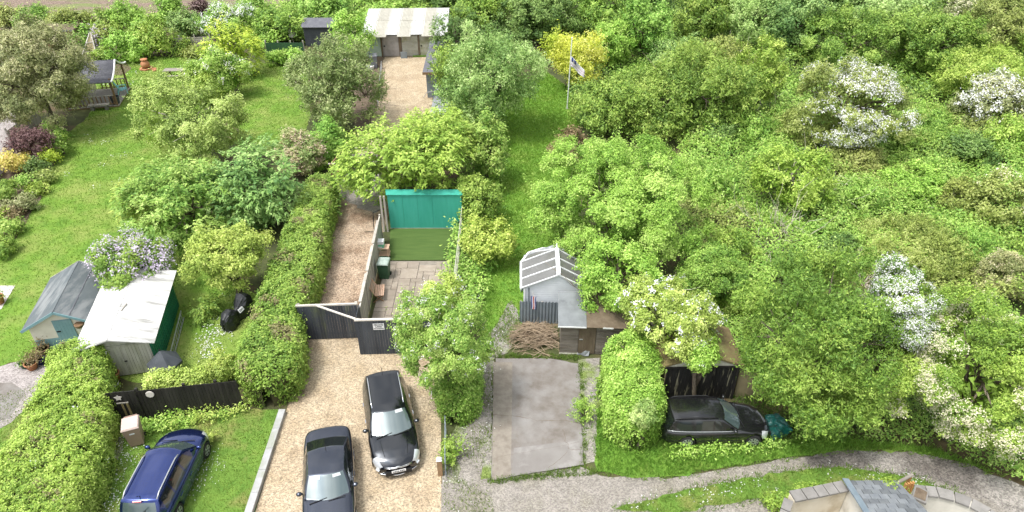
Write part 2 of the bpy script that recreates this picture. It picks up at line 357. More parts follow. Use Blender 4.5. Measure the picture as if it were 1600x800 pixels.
def cluster_leaves(cc, out, tone, lf, per, pal, style='leaf', sig=1.25):
    """cc: cluster centres, out: outward directions, tone 0..1 per cluster"""
    m = len(cc); n = m*per; lf = np.broadcast_to(lf, (m,))
    ci = np.repeat(np.arange(m), per); o = out[ci]; L0 = lf[ci]
    if style == 'frond':
        ax = unit(out*np.array([1, 1, .35]) + np.array([0, 0, -.22]) + rng.normal(0, .28, (m, 3)))[ci]
        side = unit(np.cross(ax, np.array([0, 0, 1.]))+1e-6)
        t = rng.random(n); wd = (1-t)*.9+.15
        pos = cc[ci] + ax*(t*4.6*L0)[:, None] + side*((rng.random(n)-.5)*3.6*wd*L0)[:, None] + np.array([0, 0, 1.])*(rng.normal(0, .3, n)*L0)[:, None]
        pos[:, 2] -= (t**2)*.9*L0
        tan = ax + side*((rng.random(n)-.5)*1.3)[:, None]; nr = np.array([0, 0, 1.]) + .5*o + rng.normal(0, .35, (n, 3))
        L = L0*rng.uniform(.9, 1.6, n); W = L0*rng.uniform(.5, .8, n)
    elif style == 'spray':      # upright or arching shoots
        ax = unit(out*.7 + np.array([0, 0, .55]) + rng.normal(0, .3, (m, 3)))[ci]
        t = rng.random(n)
        pos = cc[ci] + ax*((t-.2)*6.5*L0)[:, None] + rng.normal(0, .55, (n, 3))*L0[:, None]
        tan = ax + rng.normal(0, .6, (n, 3)); nr = o + rng.normal(0, .8, (n, 3)) + np.array([0, 0, .4])
        L = L0*rng.uniform(.9, 1.5, n); W = L0*rng.uniform(.4, .65, n)
    else:
        pos = cc[ci] + rng.normal(0, sig, (n, 3))*L0[:, None]
        nr = o*.95 + np.array([0, 0, .25]) + rng.normal(0, .42, (n, 3)); tan = rng.normal(size=(n, 3)) + np.array([0, 0, -.4])
        L = L0*rng.uniform(.75, 1.35, n); W = L0*rng.uniform(.5, .85, n)
    a, b, c = (np.array(q) for q in PAL[pal])
    tt = np.clip(tone[ci] + rng.normal(0, .2, n), 0, 1)[:, None]
    col = np.where(tt < .6, a + (b-a)*tt/.6, b + (c-b)*(tt-.6)/.4)*rng.uniform(.85, 1.15, (n, 1))
    return leafquads(pos, nr, tan, L, W), col
def thin_far(pos, out, cen, keep=.4):
    v = np.array([0, 0, CAM_H]) - cen; v = v/np.linalg.norm(v)
    f = out @ v
    return (f > -.15) | (rng.random(len(f)) < keep)

def crown_mesh(cen, rad, lf, pal, dens=1., style='leaf', blossom=0., bcol=((.80, .79, .74), (.70, .68, .58)), bsize=.75, per=12, rough=.42, bsc=1., lobes=None, zmin=.05, clump=1.):
    """limbs carry big lobes, lobes carry leafy clumps, clumps carry twig ends with leaves"""
    cen = np.array(cen); rad = np.array(rad); rm = rad.mean()
    K = lobes or int(np.clip(14+rm*6, 15, 40))
    d = rand_dir(K*3); d = d[d[:, 2] > -.5][:K]; K = len(d)
    if rough < .2:                     # a full, evenly filled dome
        i_ = np.arange(K)+.5; z_ = 1-1.5*i_/K; a_ = i_*2.39996; d = unit(np.stack([np.cos(a_)*np.sqrt(1-z_**2), np.sin(a_)*np.sqrt(1-z_**2), z_], 1)+rng.normal(0, .08, (K, 3)))
    lr = rm*(rng.uniform(.24, .50, K) if rough >= .2 else rng.uniform(.9, 1.5, K)*1.75/math.sqrt(K))
    lc = d*(rad*.97 - lr[:, None]*.85)*rng.uniform(1-rough*1.1, 1+rough*.22, (K, 1))
    area = 4*math.pi*((rad[0]*rad[1])**1.6/3+(rad[0]*rad[2])**1.6/3+(rad[1]*rad[2])**1.6/3)**(1/1.6)
    sr0 = float(np.clip(rm*.15, 2.6*lf, 5.6*lf))*clump
    M = int(2.3*area/(math.pi*sr0**2)); k = rng.choice(K, M, p=lr**2/np.sum(lr**2)); so = rand_dir(M)
    sp = lc[k]+so*(lr[k]*rng.uniform(.72, 1.08, M))[:, None]
    dn = unit(sp); ph = rng.uniform(0, 6.28, 6); wob = np.sin(dn[:, 0]*3.1+ph[0])*np.sin(dn[:, 1]*2.7+ph[1])+.6*np.sin(dn[:, 2]*4.3+ph[2]+dn[:, 0]*3)+.45*np.sin(dn[:, 0]*8+ph[3])*np.sin(dn[:, 1]*7+ph[4])
    sp = sp*(1+rough*.28*wob-.03)[:, None]
    bad = np.linalg.norm(sp/rad, axis=1) < .45
    for q in range(K): bad |= (np.linalg.norm(sp-lc[q], axis=1) < lr[q]*.7) & (k != q)
    if (~bad).sum() < 6: bad[:6] = False
    sp = sp[~bad]; so = so[~bad]; k = k[~bad]; eo = unit(sp/rad**2)
    kp = thin_far(sp, eo, cen, .35) & (sp[:, 2]+cen[2] > zmin+.05)
    if kp.sum() < 5: kp[:] = True; sp[:, 2] = np.maximum(sp[:, 2], zmin-cen[2]+.06)
    sp = sp[kp]; so = so[kp]; eo = eo[kp]; k = k[kp]; M = len(sp)
    sr = sr0*rng.uniform(.45, 1.3, M); hemi = unit(so*.5+eo*.6+np.array([0, 0, .45]))
    stone = np.clip(rng.uniform(.15, .75, K)[k] + rng.normal(0, .17, M), 0, 1)
    m = int(dens*.96*np.sum(2*math.pi*sr**2)/(lf*lf*.33*.75)/per)
    if style == 'frond': m = int(m*.7)
    g = rng.choice(M, m, p=sr**2/np.sum(sr**2)); o = rand_dir(m); dt = np.sum(o*hemi[g], 1, keepdims=True); o = np.where(dt < -.1, o-2*dt*hemi[g], o)
    pos = cen+sp[g]+o*(sr[g]*(1-.45*rng.random(m)**2))[:, None]*np.array([1, 1, .8]); out = unit(o*.8+hemi[g]*.45)
    ok = pos[:, 2] > zmin; pos = pos[ok]; out = out[ok]; g = g[ok]
    tone = np.clip(stone[g]+rng.normal(0, .13, len(g)), 0, 1)
    V, col = cluster_leaves(pos, out, tone, lf, per, pal, style, .95); Vs = [V]; Cs = [col]
    # loose sprigs breaking the outline
    sN = int(area*1.3); so2 = rand_dir(sN*2); so2 = so2[so2[:, 2] > -.1][:sN]
    kk = rng.integers(0, M, len(so2)); base = cen+sp[kk]+hemi[kk]*sr[kk][:, None]; sl_ = rm*rng.uniform(.05, .22, len(so2)); sd = unit(hemi[kk]+so2*.5)
    cc = np.concatenate([base+sd*(sl_*t)[:, None] for t in (.25, .6, 1.)]); oo = np.concatenate([sd]*3); z_ = cc[:, 2] > zmin
    V2, c2 = cluster_leaves(cc[z_], oo[z_], np.clip(rng.normal(.55, .2, z_.sum()), 0, 1), lf*.85, 5, pal, 'leaf', .8); Vs.append(V2); Cs.append(c2)
    # coarse leaves deeper in, behind the gaps
    ni = int(area*7); io = rand_dir(ni); ip = cen+io*rad*rng.uniform(.3, .66, (ni, 1)); ip = ip[ip[:, 2] > zmin]
    a, b, _ = (np.array(x) for x in PAL[pal])
    Ls = np.full(len(ip), max(.28, lf*2.0)); Vs.append(leafquads(ip, rand_dir(len(ip)), rand_dir(len(ip)), Ls, Ls*.7)); Cs.append(a+(b-a)*rng.uniform(.1, .7, (len(ip), 1)))
    if blossom:
        ph = rng.uniform(0, 6, 3); W3 = sp+cen
        nn = rng.normal(0, 1, M) if blossom < .2 else (np.sin(W3[:, 0]*1.5/bsc+ph[0])+np.sin(W3[:, 1]*1.7/bsc+ph[1])+np.sin(W3[:, 2]*1.9/bsc+ph[2])+rng.normal(0, .8, M))*.3
        q = np.quantile(nn, 1-min(.97, blossom)); fl = nn > q
        sel = (fl[g] & (rng.random(len(g)) < .75) & (np.sum(out*hemi[g], 1) > .05)) if blossom >= .2 else (rng.random(len(g)) < blossom*.7) & (out[:, 2] > .1)
        bc = pos[sel]+out[sel]*lf*.8; bo = out[sel]; nb = 11; sx = unit(bo*np.array([1, 1, .3])+rng.normal(0, .35, bo.shape))
        ci = np.repeat(np.arange(len(bc)), nb); n_ = len(ci)
        bp = bc[ci]+rng.normal(0, .7, (n_, 3))*lf+sx[ci]*(rng.random(n_)*2.2*lf)[:, None]
        L = lf*bsize*rng.uniform(.5, 1.05, n_)
        Vs.append(leafquads(bp, bo[ci]+rng.normal(0, .45, (n_, 3))+np.array([0, 0, .35]), rand_dir(n_), L, L*.9, .05))
        x = rng.random((n_, 1)); Cs.append(np.array(bcol[0])*x+np.array(bcol[1])*(1-x))
    return np.concatenate(Vs), np.concatenate(Cs)

def trunk_mesh(base, cen, rad, r0, mat='bark', limbs=7, spread=.75):
    b = MB(); base = np.array(base, float); cen = np.array(cen, float)
    top = cen + np.array([0, 0, rad[2]*.35]); mid = base*.45+cen*.55+rng.normal(0, .08, 3)
    b.tube([base-np.array([0, 0, .05]), base*.8+mid*.2+rng.normal(0, .04, 3), mid, top], [r0*1.25, r0, r0*.7, r0*.2], 7)
    for i in range(limbs):
        t = rng.uniform(.25, .9); s = base+(cen-base)*t; d = rand_dir(1)[0]; d[2] = abs(d[2])*.7-.05
        e = cen + d*np.array(rad)*spread*rng.uniform(.8, 1.1)
        e[2] = max(e[2], .25); m = (s+e)/2 + np.array([0, 0, .12*np.linalg.norm(e-s)])
        b.tube([s, m, e], [r0*.5, r0*.33, r0*.08], 5)
        for j in range(2):
            e2 = e + rng.normal(0, .22, 3)*np.array(rad); e2[2] = max(e2[2], .2); b.tube([m, (m+e2)/2+rng.normal(0, .05, 3), e2], [r0*.26, r0*.17, r0*.05], 4)
    return b
def solve(u, v, a, b, clear):
    Zc = 1.5+clear
    for _ in range(12):
        p = P(u, v, Zc); D = depth(p); r = a*D/FPX; al = math.atan2(CAM_H-Zc, math.hypot(p[0], p[1])); bw = b*D/FPX
        ry = min(r, .88*bw/math.sin(al)); c2 = (bw**2-(ry*math.sin(al))**2)/math.cos(al)**2
        c = math.sqrt(max(c2, (.3*bw)**2)); Zc = .5*Zc+.5*(clear+c*.93)
    return p, D, r, ry, c, Zc
def plant(name, label, cat, u, v, a, b, pal, style='leaf', clear=0., kl=.0031, dens=1., blossom=0., trunk='bark', limbs=None, group=None, tr=None, **kw):
    p, D, r, ry, c, Zc = solve(u, v, a, b, clear)
    cen = np.array([p[0], p[1], Zc]); lf = max(.06, kl*D*rng.uniform(.82, 1.2)); base = np.array([p[0], p[1], 0.])
    t = thing(name, label, cat, tuple(base), 0, group)
    rad = np.array([r, ry, c])
    V, col = crown_mesh(cen, rad, lf, pal, dens, style, blossom, **kw); V = V-base
    if blossom < .2: col = np.clip(col*(rng.uniform(.96, 1.08)*(1+rng.normal(0, .025, 3))), 0, .9)       # no two plants share a green
    quads('crown', V, col, 'leaf', t)
    r0 = tr or np.clip(.035*(Zc+c), .03, .2)
    trunk_mesh((0, 0, 0), cen-base, rad, r0, trunk, limbs or int(np.clip(3+r*2, 4, 9))).build('trunk', trunk, t, True)
    return t, cen, rad

def hedge(name, label, path, lf_k=.0031, pal='hedge', dens=1., bare=0., blossom=0., cat='hedge'):
    """path: list of (x, y, half width, height); a clipped hedge with rounded shoulders"""
    base = np.array([path[0][0], path[0][1], 0.]); t = thing(name, label, cat, tuple(base))
    pth = np.array(path, float); seg = np.linalg.norm(np.diff(pth[:, :2], axis=0), axis=1); s = np.concatenate([[0], np.cumsum(seg)]); L = s[-1]
    hw = pth[:, 2].mean(); h = pth[:, 3].mean(); per = 14
    lf = max(.06, lf_k*depth(np.array([*pth[:, :2].mean(0), h])))
    peri = 2*h+2*hw; area = L*peri + 2*hw*h*2
    m = int(dens*2.1*area/(lf*lf*.33*.75)/per)
    def sec(ss, cx, k=1., cz=None):   # one cross-section
        th = cx*1.5
        x = np.interp(ss, s, pth[:, 0]); y = np.interp(ss, s, pth[:, 1]); a = np.interp(ss, s, pth[:, 2]); hh = np.interp(ss, s, pth[:, 3])
        e = np.minimum(1, np.minimum(ss, L-ss)/(hw*.8)); e = np.sqrt(np.clip(1-(1-e)**2, .02, 1))
        i = np.clip(np.searchsorted(s, ss, side='right')-1, 0, len(seg)-1); dx = np.diff(pth[:, 0])[i]/seg[i]; dy = np.diff(pth[:, 1])[i]/seg[i]
        lump = 1+.035*np.sin(ss*2.1+np.cos(th)*2)+.025*np.sin(ss*4.7+th*3)+.03*np.sin(ss*9.1+th*7)
        rr = a*cx*e*lump*k; z = hh*cz*(.55+.45*e)*lump*(.5+.5*k)
        o = np.stack([-dy*cx**3, dx*cx**3, cz**3], -1)
        return np.stack([x-dy*rr, y+dx*rr, z], -1), unit(o)
    ss = rng.random(m)*L; up_ = rng.random(m) < 2*hw/peri; cx = rng.uniform(-1, 1, m); cz = (1-np.abs(cx)**5)**.2
    z2 = rng.random(m); cx = np.where(up_, cx, np.sign(cx)*(1-z2**5)**.2); cz = np.where(up_, cz, z2)
    pos, out = sec(ss, cx, 1.01-.16*rng.random(m)**1.6, cz); pos = pos+rng.normal(0, lf*.3, pos.shape); pos[:, 2] = np.maximum(pos[:, 2], .05)
    cen = pth[:, :3].mean(0); kp = thin_far(pos, out, np.array([cen[0], cen[1], h]), .45); pos = pos[kp]; out = out[kp]
    tone = np.clip(.5+.28*np.sin(pos[:, 0]*1.7+pos[:, 1]*1.3)*np.sin(pos[:, 1]*.9+1)+rng.normal(0, .2, len(pos)), 0, 1)
    V, col = cluster_leaves(pos, out, tone, lf, per, pal, 'leaf', .8)
    if bare:
        nn = np.sin(pos[:, 0]*2.2+1)*np.sin(pos[:, 1]*1.6)+.5*np.sin(pos[:, 1]*4.1+pos[:, 0]*3)
        br = np.repeat((nn > .55) & (out[:, 2] > .55) & (rng.random(len(nn)) < bare), per); col[br] = np.array([.27, .25, .11])*rng.uniform(.8, 1.2, (br.sum(), 1))
    Vs, Cs = [V], [col]
    if blossom:
        sel = (rng.random(len(pos)) < blossom) & (np.sin(pos[:, 0]*3+1)+np.sin(pos[:, 1]*2.4) > .6)
        bc = np.repeat(pos[sel]+out[sel]*lf, 6, 0); bc = bc+rng.normal(0, .8*lf, bc.shape); l = lf*rng.uniform(.5, .9, len(bc))
        Vs.append(leafquads(bc, rand_dir(len(bc))+np.array([0, 0, .9]), rand_dir(len(bc)), l, l)); Cs.append(np.full((len(bc), 3), .76)*rng.uniform(.85, 1.05, (len(bc), 1)))
    ns = int(area*5); k_ = rng.integers(0, len(pos), ns); k_ = k_[out[k_, 2] > .3]; sh = rng.uniform(.06, .26, len(k_))     # stray shoots
    cc = np.concatenate([pos[k_]+(out[k_]+rng.normal(0, .25, (len(k_), 3)))*(sh*q)[:, None] for q in (.5, 1.)]); V3, c3 = cluster_leaves(cc, np.concatenate([out[k_]]*2), np.clip(rng.normal(.7, .2, len(cc)), 0, 1), lf*.9, 4, pal, 'leaf', .7); Vs.append(V3); Cs.append(c3)
    quads('foliage', np.concatenate(Vs)-base, np.concatenate(Cs), 'leaf', t)
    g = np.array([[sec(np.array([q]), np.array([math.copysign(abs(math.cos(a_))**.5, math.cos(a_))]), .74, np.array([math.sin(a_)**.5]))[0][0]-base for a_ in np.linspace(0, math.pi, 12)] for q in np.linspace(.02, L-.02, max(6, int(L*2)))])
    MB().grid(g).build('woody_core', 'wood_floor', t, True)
    return t

def inside(px, py, poly):
    c = np.zeros(len(px), bool); n = len(poly)
    for i in range(n):
        x1, y1 = poly[i]; x2, y2 = poly[(i+1) % n]
        cr = ((y1 > py) != (y2 > py)) & (px < (x2-x1)*(py-y1)/((y2-y1) if y2 != y1 else 1e-9)+x1); c ^= cr
    return c
def scatter(poly, n):
    a = np.array(poly); lo = a.min(0); hi = a.max(0); q = rng.uniform(lo, hi, (n, 2)); return q[inside(q[:, 0], q[:, 1], poly)]
def polyarea(p):
    a = np.array(p); x, y = a[:, 0], a[:, 1]; return abs(np.dot(x, np.roll(y, 1))-np.dot(y, np.roll(x, 1)))/2
def blades(name, label, polys, per_m2, h, wd, cols, z=0., cat='grass', patchy=0., holes=()):
    """one mass of grass blades over the polygons"""
    Q = []
    for p in polys:
        a = np.array(p); bb = np.prod(a.max(0)-a.min(0)); Q.append(scatter(p, int(per_m2*bb)))
    q = np.concatenate(Q)
    for hp in holes: q = q[~inside(q[:, 0], q[:, 1], hp)]
    if patchy:
        nn = np.sin(q[:, 0]*1.9+1)*np.sin(q[:, 1]*2.3)+.6*np.sin(q[:, 0]*5.1+q[:, 1]*3.7); q = q[nn+rng.normal(0, .5, len(nn)) > patchy-1]
    n = len(q); D = q[:, 1]*ct+CAM_H*st; ws = wd*D/26
    pos = np.concatenate([q, np.full((n, 1), z)], 1); lean = unit(rng.normal(size=(n, 3))*np.array([1, 1, 0]))*rng.uniform(.1, .9, (n, 1))+np.array([0, 0, 1.])
    hh = h*rng.uniform(.5, 1.3, n); side = unit(np.cross(lean, rng.normal(size=(n, 3))))
    a = pos-side*ws[:, None]; b = pos+side*ws[:, None]; tip = pos+lean*hh[:, None]
    c = tip+side*(ws*.25)[:, None]; d = tip-side*(ws*.25)[:, None]; d[:, 2] -= hh*.12
    x = rng.random((n, 1)); nn = .5+.5*np.sin(q[:, 0]*.9+1)*np.sin(q[:, 1]*.7); x = np.clip(x*.6+nn[:, None]*.4, 0, 1)
    col = np.array(cols[0])*(1-x)+np.array(cols[1])*x
    o = quads(name, np.stack([a, b, c, d], 1), col, 'blade'); return tag(o, label, cat, None, 'stuff')
def twigs(n, length, spread, mat, name, parent, base=(0, 0, 0), r0=.035, up=.8):
    b = MB(); base = np.array(base, float)
    for i in range(n):
        d = unit(rng.normal(size=3)*spread+np.array([0, 0, up])); L = length*rng.uniform(.6, 1.15); p = base+rng.normal(0, .12, 3)*np.array([1, 1, 0]); pts = [p]
        for k in range(4):
            d = unit(d+rng.normal(0, .22, 3)); p = p+d*L/4; p[2] = max(p[2], .05); pts.append(p)
        b.tube(pts, [r0, r0*.8, r0*.6, r0*.4, r0*.2], 4, False)
        for k in (2, 3, 3, 4):
            e = pts[k]+unit(d+rng.normal(0, .6, 3))*L*.3; e[2] = max(e[2], .05); m_ = (pts[k]+e)/2+rng.normal(0, .04, 3); b.tube([pts[k], m_, e], [r0*.45, r0*.3, r0*.12], 3, False)
    return b.build(name, mat, parent)

# ================================================================== THE SETTING
sheet('ground', [(-400, -150), (400, -150), (400, 700), (-400, 700)], 0, 'wood_floor')
FIELD = G([(-700, 95), (-200, 62), (0, 47), (90, 46), (200, 50), (300, 48), (420, 40), (470, 5), (500, -60), (500, -150)])
FIELD = FIELD + [(-20, 300), (-330, 300)]
fld = sheet('field', FIELD, .010, 'ploughed_earth')
LAWN = G([(-30, 330), (0, 400), (28, 372), (50, 330), (72, 300), (80, 265), (100, 235), (110, 205), (130, 190), (150, 165), (150, 120), (170, 92), (215, 84), (280, 82), (330, 84), (345, 110), (330, 150),
          (330, 420), (420, 470), (400, 560), (380, 590), (220, 600), (50, 560), (0, 572), (-120, 600), (-200, 480)])
sheet('lawn', LAWN, .012, 'lawn_grass', .05)
BACK_LAWN = G([(375, 120), (400, 98), (440, 100), (480, 108), (485, 180), (470, 235), (410, 240), (370, 200)])
sheet('back_lawn', BACK_LAWN, .012, 'lawn_grass', .05)
PARK_LAWN = G([(-80, 640), (60, 600), (150, 662), (230, 655), (300, 650), (372, 640), (440, 640), (400, 790), (385, 860), (-80, 860)])
sheet('parking_lawn', PARK_LAWN, .012, 'rough_grass', .05)
sheet('dirt_path', G([(172, 665), (196, 662), (196, 690), (186, 715), (172, 735), (168, 720), (178, 690)]), .020, 'weedy_gravel', .04)
sheet('side_yard', G([(-60, 575), (0, 572), (55, 560), (75, 575), (70, 610), (20, 660), (-60, 700)]), .020, 'pink_gravel', .03)
sheet('side_paving', G([(-30, 600), (18, 598), (40, 612), (15, 655), (-40, 665)]), .026, 'concrete')
sheet('neighbour_drive', G([(-120, 175), (20, 175), (40, 200), (20, 235), (5, 275), (-20, 300), (-160, 330)]), .020, 'pink_gravel', .05)
BED = G([(-40, 380), (-10, 395), (10, 385), (30, 360), (45, 335), (66, 310), (72, 285), (80, 262), (95, 240), (100, 215), (75, 205), (30, 215), (5, 270), (-30, 320)])
sheet('flower_bed', BED, .022, 'soil', .06)
sheet('fire_bed', G([(176, 100), (198, 97), (205, 108), (190, 118), (174, 117)]), .020, 'soil', .05)
sheet('hedge_bank', G([(250, 60), (335, 62), (335, 88), (300, 90), (262, 88), (160, 92), (140, 80)]), .016, 'soil', .05)
DRIVE = [(-9.05, 12.5), (-9.05, 15.4), (-9.22, 20.2), (-9.4, 24.9), (-2.95, 25.2), (-2.85, 19.5), (-2.48, 15.3), (-2.40, 14.9), (-4.6, 14.55), (-5.2, 12.5)]
sheet('driveway', DRIVE, .014, 'tan_gravel')
sheet('gravel_path', [(-9.9, 24.7), (-6.9, 24.7), (-7.3, 33.5), (-7.2, 37.5), (-8.3, 39.5), (-11.4, 39.5), (-10.9, 36), (-10.3, 30)], .018, 'brown_gravel')
sheet('pale_gravel_patch', G([(522, 300), (530, 272), (600, 272), (610, 320), (585, 335), (560, 326), (545, 318)]), .022, 'grey_gravel', .08)
YARD = G([(535, 245), (570, 205), (588, 160), (592, 130), (596, 95), (604, 88), (674, 88), (676, 150), (676, 200), (640, 250)])
sheet('gravel_yard', YARD, .018, 'tan_gravel', .05)
sheet('yard_margin', G([(560, 95), (598, 88), (598, 130), (590, 165), (575, 205), (560, 215), (545, 160)]), .024, 'soil', .06)
STRIP = G([(740, 560), (755, 470), (765, 380), (770, 300), (765, 220), (780, 150), (850, 110), (905, 150), (905, 200), (895, 250), (880, 330), (860, 400), (820, 480), (810, 520)])
sheet('grass_strip', STRIP, .014, 'bright_grass', .06)
SIDE = G([(692, 745), (700, 690), (735, 620), (765, 520), (800, 470), (815, 500), (800, 545), (772, 562), (768, 752), (772, 830), (690, 830)])
sheet('gravel_margin', SIDE, .018, 'weedy_gravel', .05)
sheet('pale_gravel_strip', G([(715, 750), (712, 715), (728, 690), (735, 655), (745, 640), (750, 600), (770, 520), (785, 500), (788, 520), (768, 560), (766, 640), (752, 680), (748, 705), (758, 730), (750, 750)]), .024, 'grey_gravel', .07)
TRACK = G([(690, 760), (770, 750), (910, 730), (940, 745), (1040, 748), (1150, 730), (1250, 713), (1330, 704), (1420, 706), (1500, 722), (1600, 762), (1750, 830), (1750, 900), (690, 900)])
sheet('gravel_track', TRACK, .022, 'grey_gravel', .05)
sheet('track_bend', G([(1255, 714), (1330, 704), (1420, 706), (1500, 722), (1600, 762), (1700, 808), (1640, 830), (1560, 790), (1470, 752), (1380, 735), (1310, 730), (1260, 730)]), .028, 'dark_track', .06)
VERGE = G([(962, 796), (1040, 776), (1130, 755), (1230, 736), (1310, 731), (1380, 737), (1440, 750), (1500, 772), (1470, 778), (1400, 762), (1330, 762), (1250, 775), (1200, 781), (1120, 790), (1050, 806)])
sheet('grass_verge', VERGE, .034, 'rough_grass', .05)
BANK = G([(935, 735), (930, 690), (935, 640), (1040, 640), (1045, 695), (1150, 690), (1200, 695), (1290, 680), (1360, 690), (1450, 700), (1560, 740), (1500, 722), (1420, 706), (1330, 703), (1250, 712), (1150, 728), (1040, 746), (970, 744)])
sheet('grass_bank', BANK, .030, 'bright_grass', .06)
sheet('side_concrete', G([(903, 562), (935, 560), (945, 600), (945, 680), (940, 720), (912, 726)]), .026, 'weedy_gravel', .05)
slab = sheet('concrete_slab', [tuple(p) for p in ragged(G([(768, 752), (911, 728), (908, 640), (905, 590), (903, 570), (860, 562), (775, 562), (770, 640)]), .012, .3)], .075, 'concrete', 0, depthz=.07)
sheet('slab_strip', G([(771, 566), (801, 566), (800, 640), (798, 744), (769, 749)], .075), .0765, 'patio_bed', .006, parent=slab, kind=None)
sheet('slab_patch', G([(803, 700), (905, 688), (909, 726), (800, 744)], .075), .0770, 'pale_concrete', .006, parent=slab, kind=None)
def crack(pts, wd, parent, z=.0785):
    q = np.array([P(u, v, z) for u, v in pts]); q2 = []
    for i in range(len(q)-1):
        for t in np.linspace(0, 1, 7)[:-1]: q2.append(q[i]+(q[i+1]-q[i])*t+np.array([*rng.normal(0, .022, 2), 0]))
    q2.append(q[-1]); q2 = np.array(q2); d = unit(np.gradient(q2, axis=0)); n = np.stack([-d[:, 1], d[:, 0], d[:, 2]*0], 1)
    ww = (wd*rng.uniform(.4, 1.2, len(q2)))[:, None]
    MB().grid(np.stack([q2-n*ww, q2+n*ww], 1)).build('crack', 'soil', parent)
crack([(770, 648), (805, 650), (840, 657), (880, 657), (908, 662)], .010, slab); crack([(880, 672), (885, 690), (890, 702), (908, 703)], .009, slab)
crack([(886, 705), (872, 720), (856, 732)], .007, slab); crack([(770, 590), (770, 600)], .01, slab)
for q in ([(772, 716), (905, 690)],): crack(q, .004, slab)

# concrete kerb beside the driveway
kerb = MB().box(-9.34, -9.08, 12.2, 15.0, 0, .34).build('kerb', 'kerb_concrete'); kerb['kind'] = 'structure'
me_k = MB().box(-.13, .13, 0, .985, 0, .22).mesh('kerb_block', 'kerb_concrete')
for i in range(5): inst('kerb_block', me_k, kerb, (-9.21-.022*i, 15.02+1.0*i, .0), (0, 0, R(1.4)))
edge = MB().bar((-4.75, 14.45, .06), (-2.44, 14.93, .06), .13, .16).build('driveway_edging', 'coping_stone'); edge['kind'] = 'structure'

# patio: paving slabs one by one, artificial turf behind
patio = sheet('patio', [(-6.72, 23.75), (-2.85, 23.75), (-2.75, 30.78), (-6.50, 30.78)], .020, 'patio_bed')
sizes = [(.6, .6), (.9, .6), (.6, .9), (.3, .6), (.9, .9)]
occ = np.zeros((13, 24), bool); cell = .3; slabs = {}
for j in range(24):
    for i in range(13):
        if occ[i, j]: continue
        for (a, b) in random.sample([(2, 2), (3, 2), (2, 3), (3, 3), (2, 1), (1, 2)], 6) + [(1, 1)]:
            if i+a <= 13 and j+b <= 24 and not occ[i:i+a, j:j+b].any(): break
        occ[i:i+a, j:j+b] = True
        if (a, b) not in slabs:
            slabs[a, b] = MB().frustum((0, a*cell-.014, 0, b*cell-.014), (.008, a*cell-.022, .008, b*cell-.022), 0, .035).mesh('paving_slab', 'patio_stone')
        if 23.75+j*cell+b*cell > 30.8: continue
        inst('paving_slab', slabs[a, b], patio, (-6.70+i*cell+.012*(j % 3), 23.62+j*cell+.15, .022+random.uniform(0, .006)), (0, 0, random.uniform(-.006, .006)))
turf = sheet('artificial_lawn', [(-6.55, 30.83), (-2.78, 30.83), (-2.82, 34.0), (-6.95, 34.0)], .045, 'artificial_turf'); 

# ================================================================== BUILDINGS, FENCES AND THINGS
def boards(parent, x0, x1, y, z0, z1, bw, mat, name='board', th=.022, vertical=False, face=-1, gap=.008, var=0.):
    """boards in the local plane y (front faces -y), each its own object on shared mesh data"""
    out = []
    if vertical:
        k = max(1, round((x1-x0)/bw)); s = (x1-x0)/k; me = MB().box(0, s-gap, 0, th, 0, z1-z0).mesh(name, mat)
        for i in range(k): out.append(inst(name, me, parent, (x0+i*s, y+random.uniform(-.004, .004), z0+random.uniform(-var, var)), (0, 0, 0)))
    else:
        k = max(1, round((z1-z0)/bw)); s = (z1-z0)/k; me = MB().box(0, x1-x0, 0, th, 0, s-gap).mesh(name, mat)
        for i in range(k): out.append(inst(name, me, parent, (x0, y+random.uniform(-.003, .003), z0+i*s)))
    return out
def shiplap(parent, name, mat, x0, x1, z0, z1, y, bw=.12, topfn=None, flip=1):
    """overlapping boards joined: real relief too fine to pick apart"""
    b = MB(); k = int(round((z1-z0)/bw)); s = (z1-z0)/k
    for i in range(k):
        za, zb = z0+i*s, z0+(i+1)*s; a0, a1 = x0, x1
        if topfn: a0, a1 = topfn(zb)
        if a1-a0 < .05: continue
        b.add([(a0, y-.022*flip, za), (a1, y-.022*flip, za), (a1, y-.006*flip, zb), (a0, y-.006*flip, zb), (a0, y, za), (a1, y, za), (a1, y, zb), (a0, y, zb)],
              [(0, 1, 2, 3), (0, 4, 5, 1), (3, 2, 6, 7), (0, 3, 7, 4), (1, 5, 6, 2)])
    o = b.build(name, mat, parent); o['kind'] = 'stuff'; return o
def gable_shell(parent, W, D, h, hr, ridge, mat, name='wall'):
    b = MB(); v = [(0, 0, 0), (W, 0, 0), (W, 0, h), (ridge, 0, hr), (0, 0, h)]; v += [(x, D, z) for x, y, z in v]
    b.add(v, [(0, 1, 2, 3, 4), (9, 8, 7, 6, 5), (1, 6, 7, 2), (5, 0, 4, 9)]); return b.build(name, mat, parent)
def slope(parent, p00, p10, p11, p01, th, mat, name='roof'):
    a = [Vector(p) for p in (p00, p10, p11, p01)]; n = (a[1]-a[0]).cross(a[3]-a[0]).normalized()
    if n.z < 0: n = -n
    b = MB().add([*a, *[q+n*th for q in a]], [(3, 2, 1, 0), (4, 5, 6, 7), (0, 1, 5, 4), (1, 2, 6, 5), (2, 3, 7, 6), (3, 0, 4, 7)]); return b.build(name, mat, parent)

